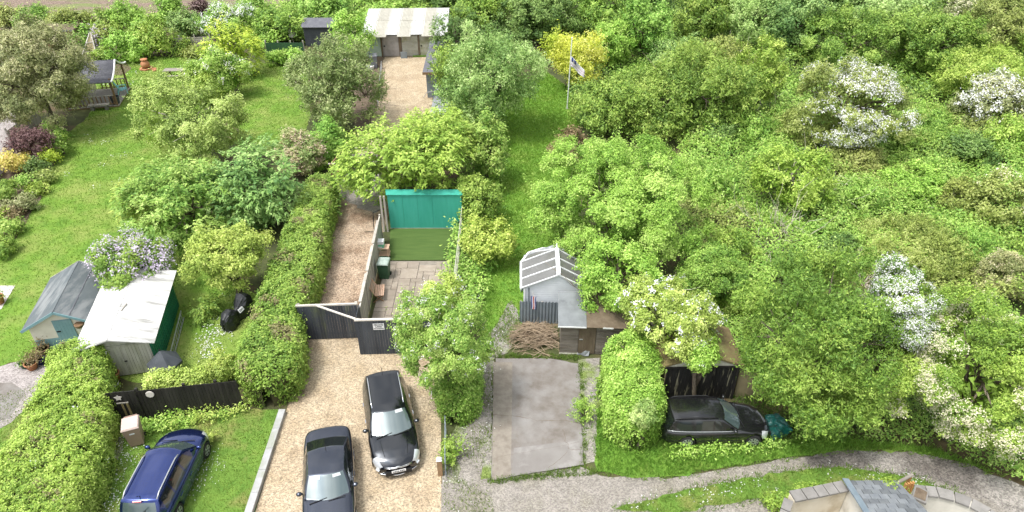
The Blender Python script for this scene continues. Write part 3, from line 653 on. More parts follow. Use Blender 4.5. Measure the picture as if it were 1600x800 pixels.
# ---- blue and cream garden shed
t = thing('garden_shed', 'cream boarded garden shed with pale blue door and grey felt roof', 'shed', (-21.30, 23.75, 0), R(12))
W, D, h, hr, rd = 2.55, 3.6, 1.42, 2.12, 1.33
gable_shell(t, W, D, h, hr, rd, 'silvered_boards')
tf = lambda z: (0, W) if z <= h else ((z-h)/(hr-h)*rd, W-(z-h)/(hr-h)*(W-rd))
shiplap(t, 'cladding', 'cream_boards', 0, W, .62, hr-.03, -.003, .11, tf)
shiplap(t, 'lower_cladding', 'sky_blue_paint', 0, W, 0, .62, -.004, .11)
dr = box('door', 'sky_blue_paint', t, 1.02, 1.80, -.052, -.028, .05, 1.58)
for i in range(6): box('door_board', 'sky_blue_paint', dr, 1.025+i*.13, 1.147+i*.13, -.062, -.0525, .06, 1.57)
MB().bar((1.06, -.075, .98), (1.22, -.075, .98), .03, .05).build('door_latch', 'black_plastic', dr)
rf = slope(t, (-.20, -.22, h-.09), (rd, -.22, hr+.02), (rd, D+.15, hr+.02), (-.20, D+.15, h-.09), .035, 'grey_felt')
rf2 = slope(t, (rd, -.22, hr+.02), (W+.20, -.22, h-.09), (W+.20, D+.15, h-.09), (rd, D+.15, hr+.02), .035, 'grey_felt')
MB().bar((rd+.55, -.2, hr-.245), (rd+.55, D+.13, hr-.245), .035, .01).build('felt_seam', 'dark_felt', rf2)
for (a, b) in (((-.22, -.25, h-.10), (rd, -.25, hr+.015)), ((rd, -.25, hr+.015), (W+.22, -.25, h-.10))): MB().bar(a, b, .03, .12).build('bargeboard', 'sky_blue_paint', t)
MB().bar((rd-.02, D+.17, hr+.02), (W+.2, D+.17, h-.08), .03, .1).build('bargeboard', 'weathered_white', t); MB().bar((-.2, D+.17, h-.08), (rd-.02, D+.17, hr+.02), .03, .1).build('bargeboard', 'weathered_white', t)
o = MB().lathe([(.02, -.2), (.16, -.14), (.22, 0), (.20, .03)], 12, (2.1, -.16, 1.32)).build('hanging_basket', 'brown_timber'); o.parent = None
o.matrix_world = Matrix.Translation((-21.30, 23.75, 0)) @ Matrix.Rotation(R(12), 4, 'Z'); tag(o, 'small brown hanging basket beside the pale blue shed door', 'basket')

# ---- white roofed green garage
t = thing('garage', 'green sided garage with flaking white painted roof and cream double doors', 'garage', (-17.81, 21.95, 0), R(12))
W, D, h, hr, rd = 2.55, 4.65, 1.93, 2.24, 1.15
gable_shell(t, W, D, h, hr, rd, 'green_paint')
for i in range(23):
    o = box('wall_rib', 'green_paint', t, W, W+.025, .05+i*.2, .09+i*.2, .02, h-.02)
shiplap(t, 'rear_cladding', 'green_paint', 0, W, .05, 1.9, D+.004, .2, flip=-1)
box('gable_panel', 'weathered_white', t, .02, W-.02, -.03, -.004, 1.72, 1.98)
for k, x in enumerate((.30, 1.41)):
    d = box('door', 'weathered_white', t, x-.02, x+1.085, -.045, -.01, .04, 1.70)
    boards(d, x+.02, x+1.05, -.075, .07, 1.66, .13, 'weathered_white', 'door_board', .028, True)
MB().tube([(1.35, -.11, .86), (1.45, -.11, .86)], .03, 8).build('door_handle', 'black_plastic', t)
box('wall_panel', 'weathered_white', t, .02, .26, -.03, -.004, .02, 1.70)
for nm, q in (('roof', ((-.3, -.42, h-.07), (rd, -.42, hr+.02), (rd, D+.2, hr+.02), (-.3, D+.2, h-.07))), ('roof', ((rd, -.42, hr+.02), (W+.32, -.42, h-.07), (W+.32, D+.2, h-.07), (rd, D+.2, hr+.02)))):
    slope(t, *q, .05, 'white_roof_paint', nm)
MB().bar((rd+.1, 1.55, hr+.075), (rd+.22, 2.1, hr+.06), .04, .02).build('roof_patch', 'grey_timber', t)

# ---- ladder on its side against the garage wall
t = thing('ladder', 'long aluminium ladder leaning on its side against the green garage wall', 'ladder', (-14.90, 22.72, 0), R(12))
for z, y in ((.12, 0), (.52, 0)): MB().bar((-.02*z, .1, z), (-.1*z, 3.3, z), .03, .07).build('rail', 'aluminium', t)
rg = MB().bar((0, 0, 0), (0, 0, .40), .035, .035).mesh('rung', 'aluminium')
for i in range(11): inst('rung', rg, t, (-.02, .22+i*.28, .12))

# ---- slate grey pointed cover, covered motorbike
p = P(265, 588); t = thing('parasol', 'dark grey pointed garden canopy standing beside the green garage', 'parasol', (p[0], p[1], 0), R(10))
n = 6
for i in range(n):
    a, b_ = 2*math.pi*i/n, 2*math.pi*(i+1)/n; r = .72
    MB().add([(0, 0, 1.5), (r*math.cos(a), r*math.sin(a), .82), (r*math.cos(b_), r*math.sin(b_), .82), (r*math.cos(b_), r*math.sin(b_), .70), (r*math.cos(a), r*math.sin(a), .70)], [(0, 1, 2), (1, 4, 3, 2)]).build('canopy_panel', 'slate_cover', t)
MB().tube([(0, 0, 0), (0, 0, 1.56)], .025, 8).build('pole', 'black_plastic', t); MB().lathe([(.25, 0), (.25, .06), (.05, .1)], 14).build('base', 'black_plastic', t)

def loft(prof, n=18):
    """prof: list of (x, halfwidth, z0, z1) -> rounded draped body"""
    A = []
    for x, a, z0, z1 in prof:
        row = []
        for k in range(n+1):
            th = math.pi*k/n; cx = math.copysign(abs(math.cos(th))**.7, math.cos(th)); row.append((x+rng.normal(0, .012), a*cx*(1+.10*math.sin(7*th+x*9)+.06*math.sin(13*th-x*17)+rng.normal(0, .02)), z0+(z1-z0)*abs(math.sin(th))**.7))
        A.append(row)
    return np.array(A)
p = P(372, 503); t = thing('motorbike', 'motorbike under a black fitted cover with white plate beside the hedge', 'motorbike', (p[0]-.02, p[1]+.15, 0), R(72))
MB().grid(loft([(-1.0, .05, .12, .5), (-.95, .22, .05, .75), (-.7, .33, .02, .95), (-.45, .30, .02, 1.0), (-.25, .24, .02, .84), (-.08, .15, .03, .66), (.1, .20, .03, .72), (.3, .36, .03, 1.0), (.5, .40, .02, 1.22), (.75, .30, .03, 1.1), (.98, .22, .06, .85), (1.08, .05, .15, .5)])).build('cover', 'black_cover', t)
MB().add([(-.14, -.36, .62), (.16, -.36, .62), (.16, -.26, .78), (-.14, -.26, .78), (-.14, -.33, .60), (.16, -.33, .60), (.16, -.23, .76), (-.14, -.23, .76)], [(0, 1, 2, 3), (7, 6, 5, 4), (0, 4, 5, 1), (2, 6, 7, 3), (0, 3, 7, 4), (1, 5, 6, 2)]).build('number_plate', 'white_plastic', t)
pl = MB()
for i in range(4): pl.add([(-.11+i*.065, -.342, .66), (-.07+i*.065, -.342, .66), (-.07+i*.065, -.292, .74), (-.11+i*.065, -.292, .74)], [(0, 1, 2, 3)])
pl.build('plate_marks', 'ink', t)
for x in (-.62, .62): MB().lathe([(.22, -.05), (.29, -.04), (.29, .04), (.22, .05)], 18, (x, 0, .28), 'y').build('wheel', 'rubber', t)

# ---- black boarded fence with gate at the parking lawn
a, b_ = np.array([-16.32, 19.42]), np.array([-10.95, 20.22]); L = np.linalg.norm(b_-a); an = math.atan2(*(b_-a)[::-1])
t = thing('boarded_fence', 'black stained close boarded fence and gate behind the blue car', 'fence', (a[0], a[1], 0), an)
boards(t, 0, 1.60, 0, .06, 1.62, .13, 'black_stain', 'plank', .025, True, var=.012)
boards(t, 1.66, L, .02, .03, 1.56, .125, 'black_stain', 'plank', .025, True, var=.012)
for x in (0.0, 1.63, 3.4, 4.6): box('post', 'black_stain', t, x-.05, x+.05, .05, .15, 0, 1.64)
for z in (.35, 1.25): box('rail', 'black_stain', t, 0, L, .046, .085, z, z+.09)
MB().box(1.0-.22, 1.0+.22, -.03, -.004, 1.02, 1.07).build('gate_latch_bar', 'grey_timber', t)
for x in (.93, 1.12): box('gate_batten', 'mossy_roof', t, x, x+.08, -.03, -.004, .35, 1.0)
st_ = MB(); pts = []
for i in range(10):
    rr = .15 if i % 2 == 0 else .09; pts.append((.92+rr*math.cos(i*math.pi/5+.3), -.022, 1.33+rr*math.sin(i*math.pi/5+.3)))
st_.add(pts+[(x, -.004, z) for x, y, z in pts], [tuple(range(9, -1, -1))]+[(i, (i+1) % 10, 10+(i+1) % 10, 10+i) for i in range(10)]).build('star_plaque', 'paving_pale', t)
MB().lathe([(.16, -.02), (.15, -.045)], 20, (2.12, 0, 1.36), 'y').build('oval_plaque', 'paving_pale', t).scale = (1, 1, 1)
p = P(160, 655); t = thing('gate_post', 'pale concrete post at the corner of the clipped hedge', 'post', (p[0]-.12, p[1]-.05, 0), R(8)); MB().frustum((-.1, .1, -.1, .1), (-.09, .09, -.09, .09), 0, 1.0).build('post', 'kerb_concrete', t); MB().frustum((-.12, .12, -.12, .12), (-.02, .02, -.02, .02), 1.0, 1.08).build('cap', 'kerb_concrete', t)

# ---- wheeled bins
def wheelie(label, loc, rot, body, lid, s=1., name='wheelie_bin', paper=False):
    t = thing(name, label, 'bin', (*loc, 0), rot, 'wheeled bins')
    bevel(MB().frustum((-.23*s, .23*s, -.25*s, .23*s), (-.29*s, .29*s, -.33*s, .31*s), .05, .98*s).build('bin_body', body, t), .02)
    ld = bevel(MB().frustum((-.31*s, .31*s, -.37*s, .33*s), (-.27*s, .27*s, -.32*s, .28*s), .98*s, 1.06*s).build('lid', lid, t), .02)
    MB().bar((-.22*s, .36*s, 1.0*s), (.22*s, .36*s, 1.0*s), .035, .035).build('handle', body, t)
    for x in (-.27*s, .24*s):
        MB().lathe([(.03, -.03), (.1, -.03), (.1, .03), (.03, .03)], 14, (0, 0, 0), 'y').build('wheel', 'rubber', t, loc=(x+.015, .22*s, .1), rot=R(90))
    if paper: MB().box(-.09, .09, -.318*s, -.31*s, .74, .80).build('sticker', 'white_plastic', t)
    return t
p = P(216, 690); wheelie('tan wheeled bin with closed pale lid beside the black boarded fence', (p[0], p[1]), R(22), 'bin_tan', 'bin_lid_pink', 1.05, paper=True)
p = P(602, 433); wheelie('green wheeled bin with wet pale lid standing on the patio', (p[0], p[1]), R(-3), 'bin_green', 'bin_lid_pale', 1.0)
p = P(585, 106); wheelie('grey wheeled bin beside the old lock up garages', (p[0], p[1]), R(10), 'bin_grey', 'bin_grey', 1.15)
p = P(579, 108); o = MB().lathe([(.3, 0), (.36, .32), (.33, .33)], 14).build('tub', 'white_paint', loc=(p[0], p[1], 0)); tag(o, 'low white tub beside the grey wheeled bin', 'tub')

# ---- slate blue gate and sign fence
t = thing('driveway_gate', 'slate blue boarded gate with grey top rail across the gravel path', 'gate', (-9.55, 24.42, 0), R(3.2))
boards(t, 0, 2.62, 0, .07, 1.96, .118, 'slate_blue_paint', 'plank', .022, True, var=.006)
MB().bar((-.05, .05, 2.0), (2.68, .05, 2.0), .09, .07).build('top_rail', 'pale_timber', t)
for z in (.3, 1.5): box('rail', 'slate_blue_paint', t, 0, 2.62, .025, .07, z, z+.1)
for x in (.05, 2.6): box('post', 'grey_timber', t, x-.06, x+.06, .05, .17, 0, 2.05)
for q in (((.08, .03, 1.97), (.30, .03, 1.72)), ((2.56, .03, 1.97), (2.30, .03, 1.72))): MB().bar(*q, .05, .05).build('brace', 'grey_timber', t)
t = thing('sign_fence', 'slate blue boarded fence with a white notice behind the black estate car', 'fence', (-6.76, 23.46, 0), R(2.2))
boards(t, 0, 3.9, 0, .03, 1.96, .118, 'slate_blue_paint', 'plank', .022, True, var=.006)
MB().bar((-.05, .03, 2.0), (3.95, .03, 2.0), .11, .06).build('top_rail', 'pale_timber', t)
for z in (.3, 1.5): box('rail', 'slate_blue_paint', t, 0, 3.9, .025, .07, z, z+.1)
for x in (.06, 1.9, 3.85): box('post', 'grey_timber', t, x-.05, x+.05, .074, .17, 0, 1.99)
for i in range(8): box('return_plank', 'slate_blue_paint', t, -.03, -.005, .03+.14*i, .16+.14*i, .03, 1.96)
MB().bar((-1.85, 1.03, 2.06), (0, .05, 2.045), .08, .05).build('tie_beam', 'pale_timber', t)
sg = thing('notice_sign', 'white PRIVATE LAND notice on the slate blue fence', 'sign', (-6.76, 23.46, 0), R(2.2))
MB().box(.72, 1.20, -.018, -.008, 1.46, 1.80).build('board', 'white_plastic', sg)
def textmesh(body, size, parent, loc, rot, mat, name='lettering'):
    cu = bpy.data.curves.new(name, 'FONT'); cu.body = body; cu.size = size; cu.align_x = 'CENTER'; cu.align_y = 'CENTER'; cu.extrude = .001; cu.offset = size*.03
    tmp = bpy.data.objects.new('tmp', cu); C.objects.link(tmp); dg = bpy.context.evaluated_depsgraph_get(); me = bpy.data.meshes.new_from_object(tmp.evaluated_get(dg))
    bpy.data.objects.remove(tmp); me.materials.clear(); me.materials.append(MATS[mat]); o = link(bpy.data.objects.new(name, me), parent); o.location = loc; o.rotation_euler = rot; return o
for s_, z, sz in (('PRIVATE', 1.73, .105), ('LAND', 1.63, .105), ('NO PARKING', 1.535, .072)): textmesh(s_, sz, sg, (.96, -.021, z), (R(90), 0, 0), 'ink')

# ---- timber panel fence between path and patio
a, b_ = np.array([-6.83, 24.62]), np.array([-7.16, 32.6]); L = np.linalg.norm(b_-a); an = math.atan2(*(b_-a)[::-1])
t = thing('panel_fence', 'silver grey timber panel fence between gravel path and patio', 'fence', (a[0], a[1], 0), an)
k = 4; s_ = L/k
for i in range(k+1): MB().box(i*s_-.05, i*s_+.05, -.05, .05, 0, 1.82).build('post', 'grey_timber', t)
pm = MB().box(0, s_-.11, -.012, .012, 0, .155).mesh('board', 'grey_timber')
for i in range(k):
    pn = MB().box(i*s_+.06, (i+1)*s_-.06, -.03, .03, 1.70, 1.745).build('panel_capping', 'pale_timber', t)
    for j in range(10): inst('board', pm, t, (i*s_+.055, random.uniform(-.006, .006), .08+j*.162), (0, 0, 0))
for i in range(3): MB().bar((i*2.4+.4, .02, 1.80), (i*2.4+2.6, .02, 1.80), .14, .025).build('trellis_cap', 'grey_timber', t)
# ---- white rail fence on the other side
t = thing('rail_fence', 'thin white post and rail fence along the patio edge', 'fence', (-2.80, 24.0, 0), R(90))
for i in range(7): box('post', 'weathered_white', t, i*1.7-.03, i*1.7+.03, -.03, .03, 0, 1.5)
for z in (.5, .95, 1.42): box('rail', 'weathered_white', t, 0, 10.2, -.016, .016, z, z+.07)
# ---- folding bench, shelf and box
p = P(593, 466); t = thing('garden_bench', 'small folding slatted wooden bench against the timber panel fence', 'bench', (p[0]-.06, p[1]+.1, 0), R(-84))
for i in range(5): MB().bar((-.45, -.06+.085*i, .42), (.45, -.06+.085*i, .42), .065, .025).build('seat_slat', 'salmon_wood', t)
for i in range(5): MB().bar((-.45, -.10-.055*i, .50+.085*i), (.45, -.10-.055*i, .50+.085*i), .025, .06).build('back_slat', 'salmon_wood', t)
for x in (-.42, .42):
    MB().bar((x, .32, 0), (x, -.14, .46), .035, .05).build('leg', 'brown_timber', t); MB().bar((x, -.22, 0), (x, .3, .40), .035, .05).build('leg', 'brown_timber', t)
    MB().bar((x, -.08, .40), (x, -.36, .98), .035, .05).build('back_post', 'salmon_wood', t)
p = P(598, 405); t = thing('shelf_unit', 'low wooden shelf unit against the fence behind the green bin', 'shelf', (p[0]+.02, p[1]+.1, 0), 0)
for x in (-.32, .32):
    for y in (-.18, .18): MB().box(x-.03, x+.03, y-.03, y+.03, 0, .72).build('leg', 'salmon_wood', t)
for z in (.3, .72): MB().box(-.38, .38, -.24, .24, z, z+.03).build('shelf', 'salmon_wood', t)
bx = thing('storage_box', 'white and green plastic box on the low wooden shelf', 'box', (p[0]-.05, p[1]+.1, .75), 0)
MB().box(-.2, .2, -.17, .17, .22, .40).build('lid', 'white_plastic', bx); MB().box(-.19, .19, -.16, .16, 0, .22).build('box_body', 'mint_sheet', bx)
box('front_label', 'white_plastic', bx, -.12, .12, -.172, -.161, .03, .1)

# ---- teal building behind the turf
t = thing('store_building', 'teal green sheeted store building below the golden conifer', 'store', (-6.93, 34.05, 0), 0)
MB().box(0, 4.12, .03, .45, 0, 2.2).build('wall', 'teal_sheet', t)
for i in range(5): box('sheet', 'teal_sheet', t, i*.824+.003, i*.824+.821, -.006+.004*(i % 2), .028, .05, 2.2)
box('base_batten', 'grey_timber', t, -.02, 4.14, -.03, -.008, 0, .05)
slope(t, (-.05, -.05, 2.205), (4.17, -.05, 2.205), (4.27, .5, 2.24), (-.15, .5, 2.24), .03, 'teal_sheet')
for x in (-.12, -.32): MB().box(x-.05, x+.05, -.35, -.25, 0, 2.3).build('side_post', 'grey_timber', t)
MB().tube([(3.75, -.03, .05), (4.05, -.03, .75), (4.12, -.03, 1.4)], .018, 5).build('cable', 'black_plastic', t)
p = P(585, 363); t = thing('bent_pole', 'thin black bent metal rod standing on the gravel path', 'rod', (p[0], p[1], 0), 0)
MB().tube([(-.55, -.0, .03), (0, 0, .03), (0, .05, .5), (.05, .1, 1.25), (.30, .2, 1.32), (.6, .35, 1.3)], .025, 6).build('rod', 'black_plastic', t)

# ---- wooden gate with ivy fence at the far end of the path
a = P(522, 290); t = thing('path_gate', 'open weathered wooden gate frame at the far end of the gravel path', 'gate', (a[0], a[1], 0), 0)
g0, g1, g2 = Vector((0, 0, 0)), Vector((.35, 2.3, 0)), Vector((2.6, 2.2, 0))
for z in (.5, 1.0, 1.45): MB().bar(g0+Vector((0, 0, z)), g1+Vector((0, 0, z)), .07, .11).build('rail', 'brown_timber', t); MB().bar(g1+Vector((0, 0, z)), g2+Vector((0, 0, z)), .07, .13).build('rail', 'grey_timber', t)
for g in (g0, g1, g2): MB().bar(g, g+Vector((0, 0, 1.55)), .12, .12).build('post', 'brown_timber', t)
MB().bar(g0+Vector((-.15, 0, 1.52)), g0+Vector((.25, .05, 1.52)), .16, .05).build('cap', 'grey_timber', t)

# ---- lock up garages at the end of the yard
t = thing('lockup_garages', 'row of old lock up garages under pale corrugated roof sheets', 'garage', (-13.45, 63.4, 0), R(2.2))
Wg = 7.0
MB().box(0, Wg, .05, 5.6, 0, 2.02).build('wall', 'grey_timber', t)
dm = ['garage_door_mint', 'garage_door_plum', 'garage_door_grey', 'garage_door_grey']
for i in range(4):
    x0 = .12+i*1.62 + (.1 if i > 1 else 0)
    d = box('door', dm[i], t, x0, x0+1.44, -.03, .045, .08, 1.95)
    for j in range(7): box('door_panel', dm[i], d, x0+.02, x0+1.42, -.045, -.032, .1+j*.262, .345+j*.262)
    if i in (1, 3): box('door_latch', 'black_plastic', d, x0+.06, x0+.2, -.075, -.047, .95, 1.07)
for x in (.02, 1.62, 3.24, 3.36, 5.0, 6.6, 6.98): MB().box(x-.06, x+.06, -.09, .04, 0, 2.05).build('door_post', 'door_brown', t)
MB().box(3.3, 3.9, -.5, -.44, 0, .6).build('leaning_panel', 'grey_corrugated', t); MB().box(4.4, 6.4, -.2, -.1, 0, .16).build('door_sill', 'rough_grass', t)
def corr(Wd, Ln, amp=.022, pitch=.13, th=.008):
    n = int(Wd/pitch*6); xs = np.linspace(0, Wd, n); zz = amp*np.cos(xs/pitch*2*math.pi)
    return np.stack([np.stack([xs, np.full(n, y), zz], -1) for y in (0, Ln)], 0)
sheets = [('corrugated_white', 0), ('corrugated_cream', -.55), ('corrugated_white', 0), ('corrugated_cream', -.5), ('corrugated_white', 0), ('corrugated_cream', -.45), ('corrugated_white', -.3)]
for i, (m_, off) in enumerate(sheets):
    for k, (y0, Ln) in enumerate(((-.25+off, 3.3-off), (3.0, 3.1))):
        o = MB().grid(corr(1.22, Ln)).build('roof_sheet', m_, t); o.location = (-.12+i*1.09, y0, 2.10+.012*(i % 2)+.03*k+.09*(y0+.25)); o.rotation_euler = (R(5.2), 0, 0)
        sm = o.modifiers.new('thickness', 'SOLIDIFY'); sm.thickness = .012
for i in (0, 2, 4): box('eave_gap_shade', 'black_plastic', t, .1+i*1.09, 1.0+i*1.09, .0, .06, 1.97, 2.06)  # black strips stand in for the shade in the open eaves

# ---- dark summer shed beside the yard, paving, white and mint things
a = P(668, 153); t = thing('summer_shed', 'narrow slate grey shed with dark felt roof beside the gravel yard', 'shed', (a[0], a[1], 0), R(1))
MB().box(0, 2.4, .02, 6.9, 0, 2.15).build('wall', 'grey_timber', t)
boards(t, .02, .95, -.01, .04, 2.08, .16, 'grey_corrugated', 'board', .024, False)
fr = MB().box(.98, 1.06, -.05, .02, .05, 2.1).build('window_frame', 'brown_timber', t); MB().box(1.06, 2.3, -.05, .015, .05, .16).build('window_sill', 'brown_timber', t); MB().box(1.06, 2.3, -.02, .014, .18, 2.05).build('window', 'window_glass', t)
for x in (1.45, 1.85): box('glazing_bar', 'brown_timber', t, x, x+.06, -.05, -.022, .17, 2.05)
slope(t, (-.22, -.35, 2.15), (2.6, -.35, 2.20), (2.6, 7.0, 2.32), (-.22, 7.0, 2.27), .06, 'dark_felt'); MB().box(-.22, 2.6, -.385, -.355, 2.05, 2.24).build('fascia', 'brown_timber', t)
MB().tube([(-.3, -.15, .1), (0, -.2, .55), (.6, -.5, .75), (1.2, -.4, 1.05)], .03, 6).build('hose', 'aluminium', t)
deck = sheet('paved_platform', G([(672, 181), (703, 181), (706, 152), (678, 152)]), .12, 'deck_grey', 0, depthz=.11)
a = P(690, 186); t = thing('garden_table', 'white rounded table at the edge of the grey paved platform', 'table', (a[0], a[1], 0), 0)
bevel(MB().box(-.44, .44, -.25, .3, .62, .70).build('table_top', 'white_plastic', t), .06)
for x in (-.36, .36):
    for y in (-.2, .24): MB().tube([(x, y, 0), (x, y, .63)], .025, 6).build('leg', 'white_plastic', t)
a = P(679, 200); t = thing('mint_store', 'mint green flat lidded store below the white table', 'store', (a[0], a[1], 0), 0)
MB().box(-.75, .75, -.25, .4, 0, .62).build('box_body', 'mint_sheet', t)
for i in range(4): MB().box(-.8+.4*i+.005, -.4+.4*i-.005, -.32, .46, .625, .66).build('lid_panel', 'mint_sheet', t)
a, b_ = P(591, 172), P(597, 108); t = thing('rail_kerb', 'low pale metal handrail along the edge of the gravel yard', 'railing', (a[0], a[1], 0), 0); v = b_-a
for z in (.35, .7): MB().tube([(0, 0, z), (v[0], v[1], z)], .03, 6).build('rail', 'aluminium', t)
for k in range(6): MB().tube([(v[0]*k/5, v[1]*k/5, 0), (v[0]*k/5, v[1]*k/5, .7)], .025, 6).build('post', 'aluminium', t)

# ---- conservatory roofed cabin
t = thing('garden_cabin', 'white boarded garden cabin with ribbed smoky conservatory roof', 'cabin', (.55, 26.0, 0), R(-.5))
W, D, h, hr, rd = 2.75, 2.6, 1.88, 2.62, 1.58
gable_shell(t, W, D, h, hr-.05, rd, 'lilac_boards')
tf = lambda z: (0, W) if z <= h else ((z-h)/(hr-h)*rd, W-(z-h)/(hr-h)*(W-rd))
shiplap(t, 'cladding', 'lilac_boards', 0, W, .1, hr-.1, -.003, .13, tf)
e0, e1 = (-.14, -.1), (W+.14, D+.55)
rf = slope(t, (-.14, -.08, h-.02), (rd, -.08, hr), (rd, D-.6, hr), (-.14, D-.6, h-.02), .02, 'smoked_panel'); 
rf2 = slope(t, (rd, -.08, hr), (W+.14, -.08, h-.02), (W+.14, D-.6, h-.02), (rd, D-.6, hr), .02, 'smoked_panel')
hip = [(-.14, D-.6), (.25, D+.25), (.95, D+.65), (2.1, D+.65), (2.65, D+.25), (W+.14, D-.6)]
for i in range(5):
    (xa, ya), (xb, yb) = hip[i], hip[i+1]; MB().add([(xa, ya, h-.0), (xb, yb, h-.0), (rd, D-.6, hr+.02)], [(0, 1, 2)]).build('roof_facet', 'smoked_panel', t)
    MB().add([(xa, ya, 0), (xb, yb, 0), (xb, yb, h), (xa, ya, h)], [(0, 1, 2, 3)]).build('bay_wall', 'lilac_boards', t)
for x, y in hip: MB().bar((x, y, h+.03), (rd, D-.6, hr+.06), .045, .045).build('glazing_bar', 'white_upvc', t)
for y in (-.09, .62, 1.3):
    MB().bar((-.14, y, h+.02), (rd, y, hr+.045), .05, .045).build('glazing_bar', 'white_upvc', t); MB().bar((W+.14, y, h+.02), (rd, y, hr+.045), .05, .045).build('glazing_bar', 'white_upvc', t)
bevel(MB().bar((rd, -.12, hr+.075), (rd, D-.55, hr+.075), .2, .07).build('ridge', 'white_upvc', t), .02); MB().lathe([(.03, 0), (.05, .1), (.015, .25)], 8, (rd, D-.55, hr+.1)).build('finial', 'white_upvc', t)
for (xa, ya), (xb, yb) in list(zip(hip[:-1], hip[1:]))+[((-.14, -.1), (-.14, D-.6)), ((W+.14, -.1), (W+.14, D-.6))]: MB().bar((xa, ya, h-.02), (xb, yb, h-.02), .09, .09).build('gutter', 'white_upvc', t)
MB().bar((.03, -.06, 0), (.03, -.06, h), .06, .06).build('downpipe', 'white_upvc', t); box('corner_board', 'grey_corrugated', t, .2, .26, -.06, -.026, .05, h)
# ---- corrugated grey fence with small flag
t = thing('corrugated_fence', 'grey corrugated metal fence in front of the white cabin', 'fence', (.36, 25.70, 0), R(-2))
xs = np.linspace(0, 2.1, 140); q = .022*np.sign(np.sin(xs*2*math.pi/.15))*np.abs(np.sin(xs*2*math.pi/.15))**.4
for i in range(3):
    a_, b2 = i*46, min(140, (i+1)*46+2); o = MB().grid(np.stack([np.stack([xs[a_:b2], q[a_:b2]-.004*i, np.full(b2-a_, z)], -1) for z in (0, 1.28)], 0)).build('sheet', 'grey_corrugated', t); o.modifiers.new('thickness', 'SOLIDIFY').thickness = .006
for x in (.05, 1.05, 2.05): box('post', 'grey_timber', t, x-.04, x+.04, .03, .1, 0, 1.25)
t = thing('small_flag', 'small red white and blue flag hanging on the corrugated fence', 'flag', (.99, 25.62, .95), R(-2))
for i, m_ in enumerate(('flag_blue', 'flag_white', 'flag_bold_red', 'flag_white', 'flag_blue')):
    A = np.array([[(-.10+.045*i+.045*j+.01*math.sin(z*9), -.035-.015*math.sin(z*7+i), z-.012*i) for j in (0, 1)] for z in np.linspace(0, .75, 9)]); MB().grid(A).build('stripe', m_, t).modifiers.new('thickness', 'SOLIDIFY').thickness = .004
MB().tube([(-.02, -.02, -.05), (-.02, -.02, .95)], .012, 5).build('stick', 'pale_timber', t)

# ---- old timber shed with metal roof
t = thing('timber_shed', 'old silvered board shed with brown door and grey metal roof', 'shed', (2.14, 23.58, 0), R(-3))
MB().box(0, 3.3, .02, 1.9, 0, 1.72).build('wall', 'silvered_boards', t)
boards(t, .0, .78, -.012, .06, 1.70, .125, 'silvered_boards', 'board', .03); boards(t, 1.57, 3.3, -.012, .06, 1.70, .125, 'silvered_boards', 'board', .03)
d = box('door', 'door_brown', t, .80, 1.55, -.015, .018, .05, 1.66); boards(d, .81, 1.54, -.034, .07, 1.64, .12, 'door_brown', 'door_board', .018, True)
MB().bar((.84, -.05, .9), (.98, -.05, .9), .025, .04).build('door_latch', 'aluminium', d)
box('plinth', 'weathered_white', t, -.02, .82, -.05, -.016, 0, .055)
for i in range(1): slope(t, (-.14+i*1.22, -.2, 1.735+.008*i), (1.10+i*1.22, -.2, 1.735+.008*i), (1.10+i*1.22, 1.75, 2.14+.008*i), (-.14+i*1.22, 1.75, 2.14+.008*i), .02, 'zinc_sheet', 'roof_sheet')
slope(t, (1.07, -.2, 1.70), (3.45, -.2, 1.70), (3.45, 1.75, 2.11), (1.07, 1.75, 2.11), .03, 'door_brown', 'roof_sheet')
for x0, x1 in ((-.14, 1.09), (1.8, 2.25)): MB().bar((x0, -.215, 1.72), (x1, -.215, 1.72), .02, .06).build('eave_trim', 'white_paint', t)
p = P(910, 556); t = thing('metal_scrap', 'crumpled grey metal sheet leaning against the old timber shed', 'metal sheet', (p[0], p[1], 0), R(-12))
A = np.array([[(-.27+.18*i+.03*math.sin(j*2), .02*j+.05*math.sin(i*2+j), .62*(j/4)+.02*i) for i in range(4)] for j in range(5)]); A[:, :, 1] += np.linspace(0, .4, 5)[:, None]
MB().grid(A).build('sheet', 'zinc_sheet', t).modifiers.new('thickness', 'SOLIDIFY').thickness = .012
# ---- brushwood heap
p = P(834, 535); t = thing('brushwood_heap', 'heap of dry brown cut branches at the head of the concrete slab', 'branch heap', (p[0], p[1]+.15, 0), 0)
for g_ in range(12):
    b = MB()
    for i in range(24):
        d = np.array([rng.choice([-1, 1])*rng.uniform(.5, 1), rng.normal(0, .45), rng.normal(0, .14)]); d = unit(d); L = rng.uniform(.5, 1.5)
        c = np.array([rng.normal(0, .5), rng.normal(0, .42), 0]); c[2] = .06+.72*rng.random()**.8*max(.1, 1-(c[0]/1.25)**2-(c[1]/1.1)**2)
        pts = [c+d*L*s_+np.array([0, 0, -.12*(s_*2)**2*L])+rng.normal(0, .025, 3) for s_ in (-.5, -.2, .15, .5)]
        for q in pts: q[2] = max(q[2], .03); q[0] = np.clip(q[0], -1.1, 1.12)
        r = rng.uniform(.008, .022); b.tube(pts, [r, r*.9, r*.7, r*.3], 4, False)
        for k in range(2): e = pts[2]+unit(d+rng.normal(0, .4, 3))*L*.3; e[2] = max(.03, e[2]); b.tube([pts[2], e], [r*.5, r*.2], 3, False)
    b.build('branch_bundle', 'brush_wood', t)

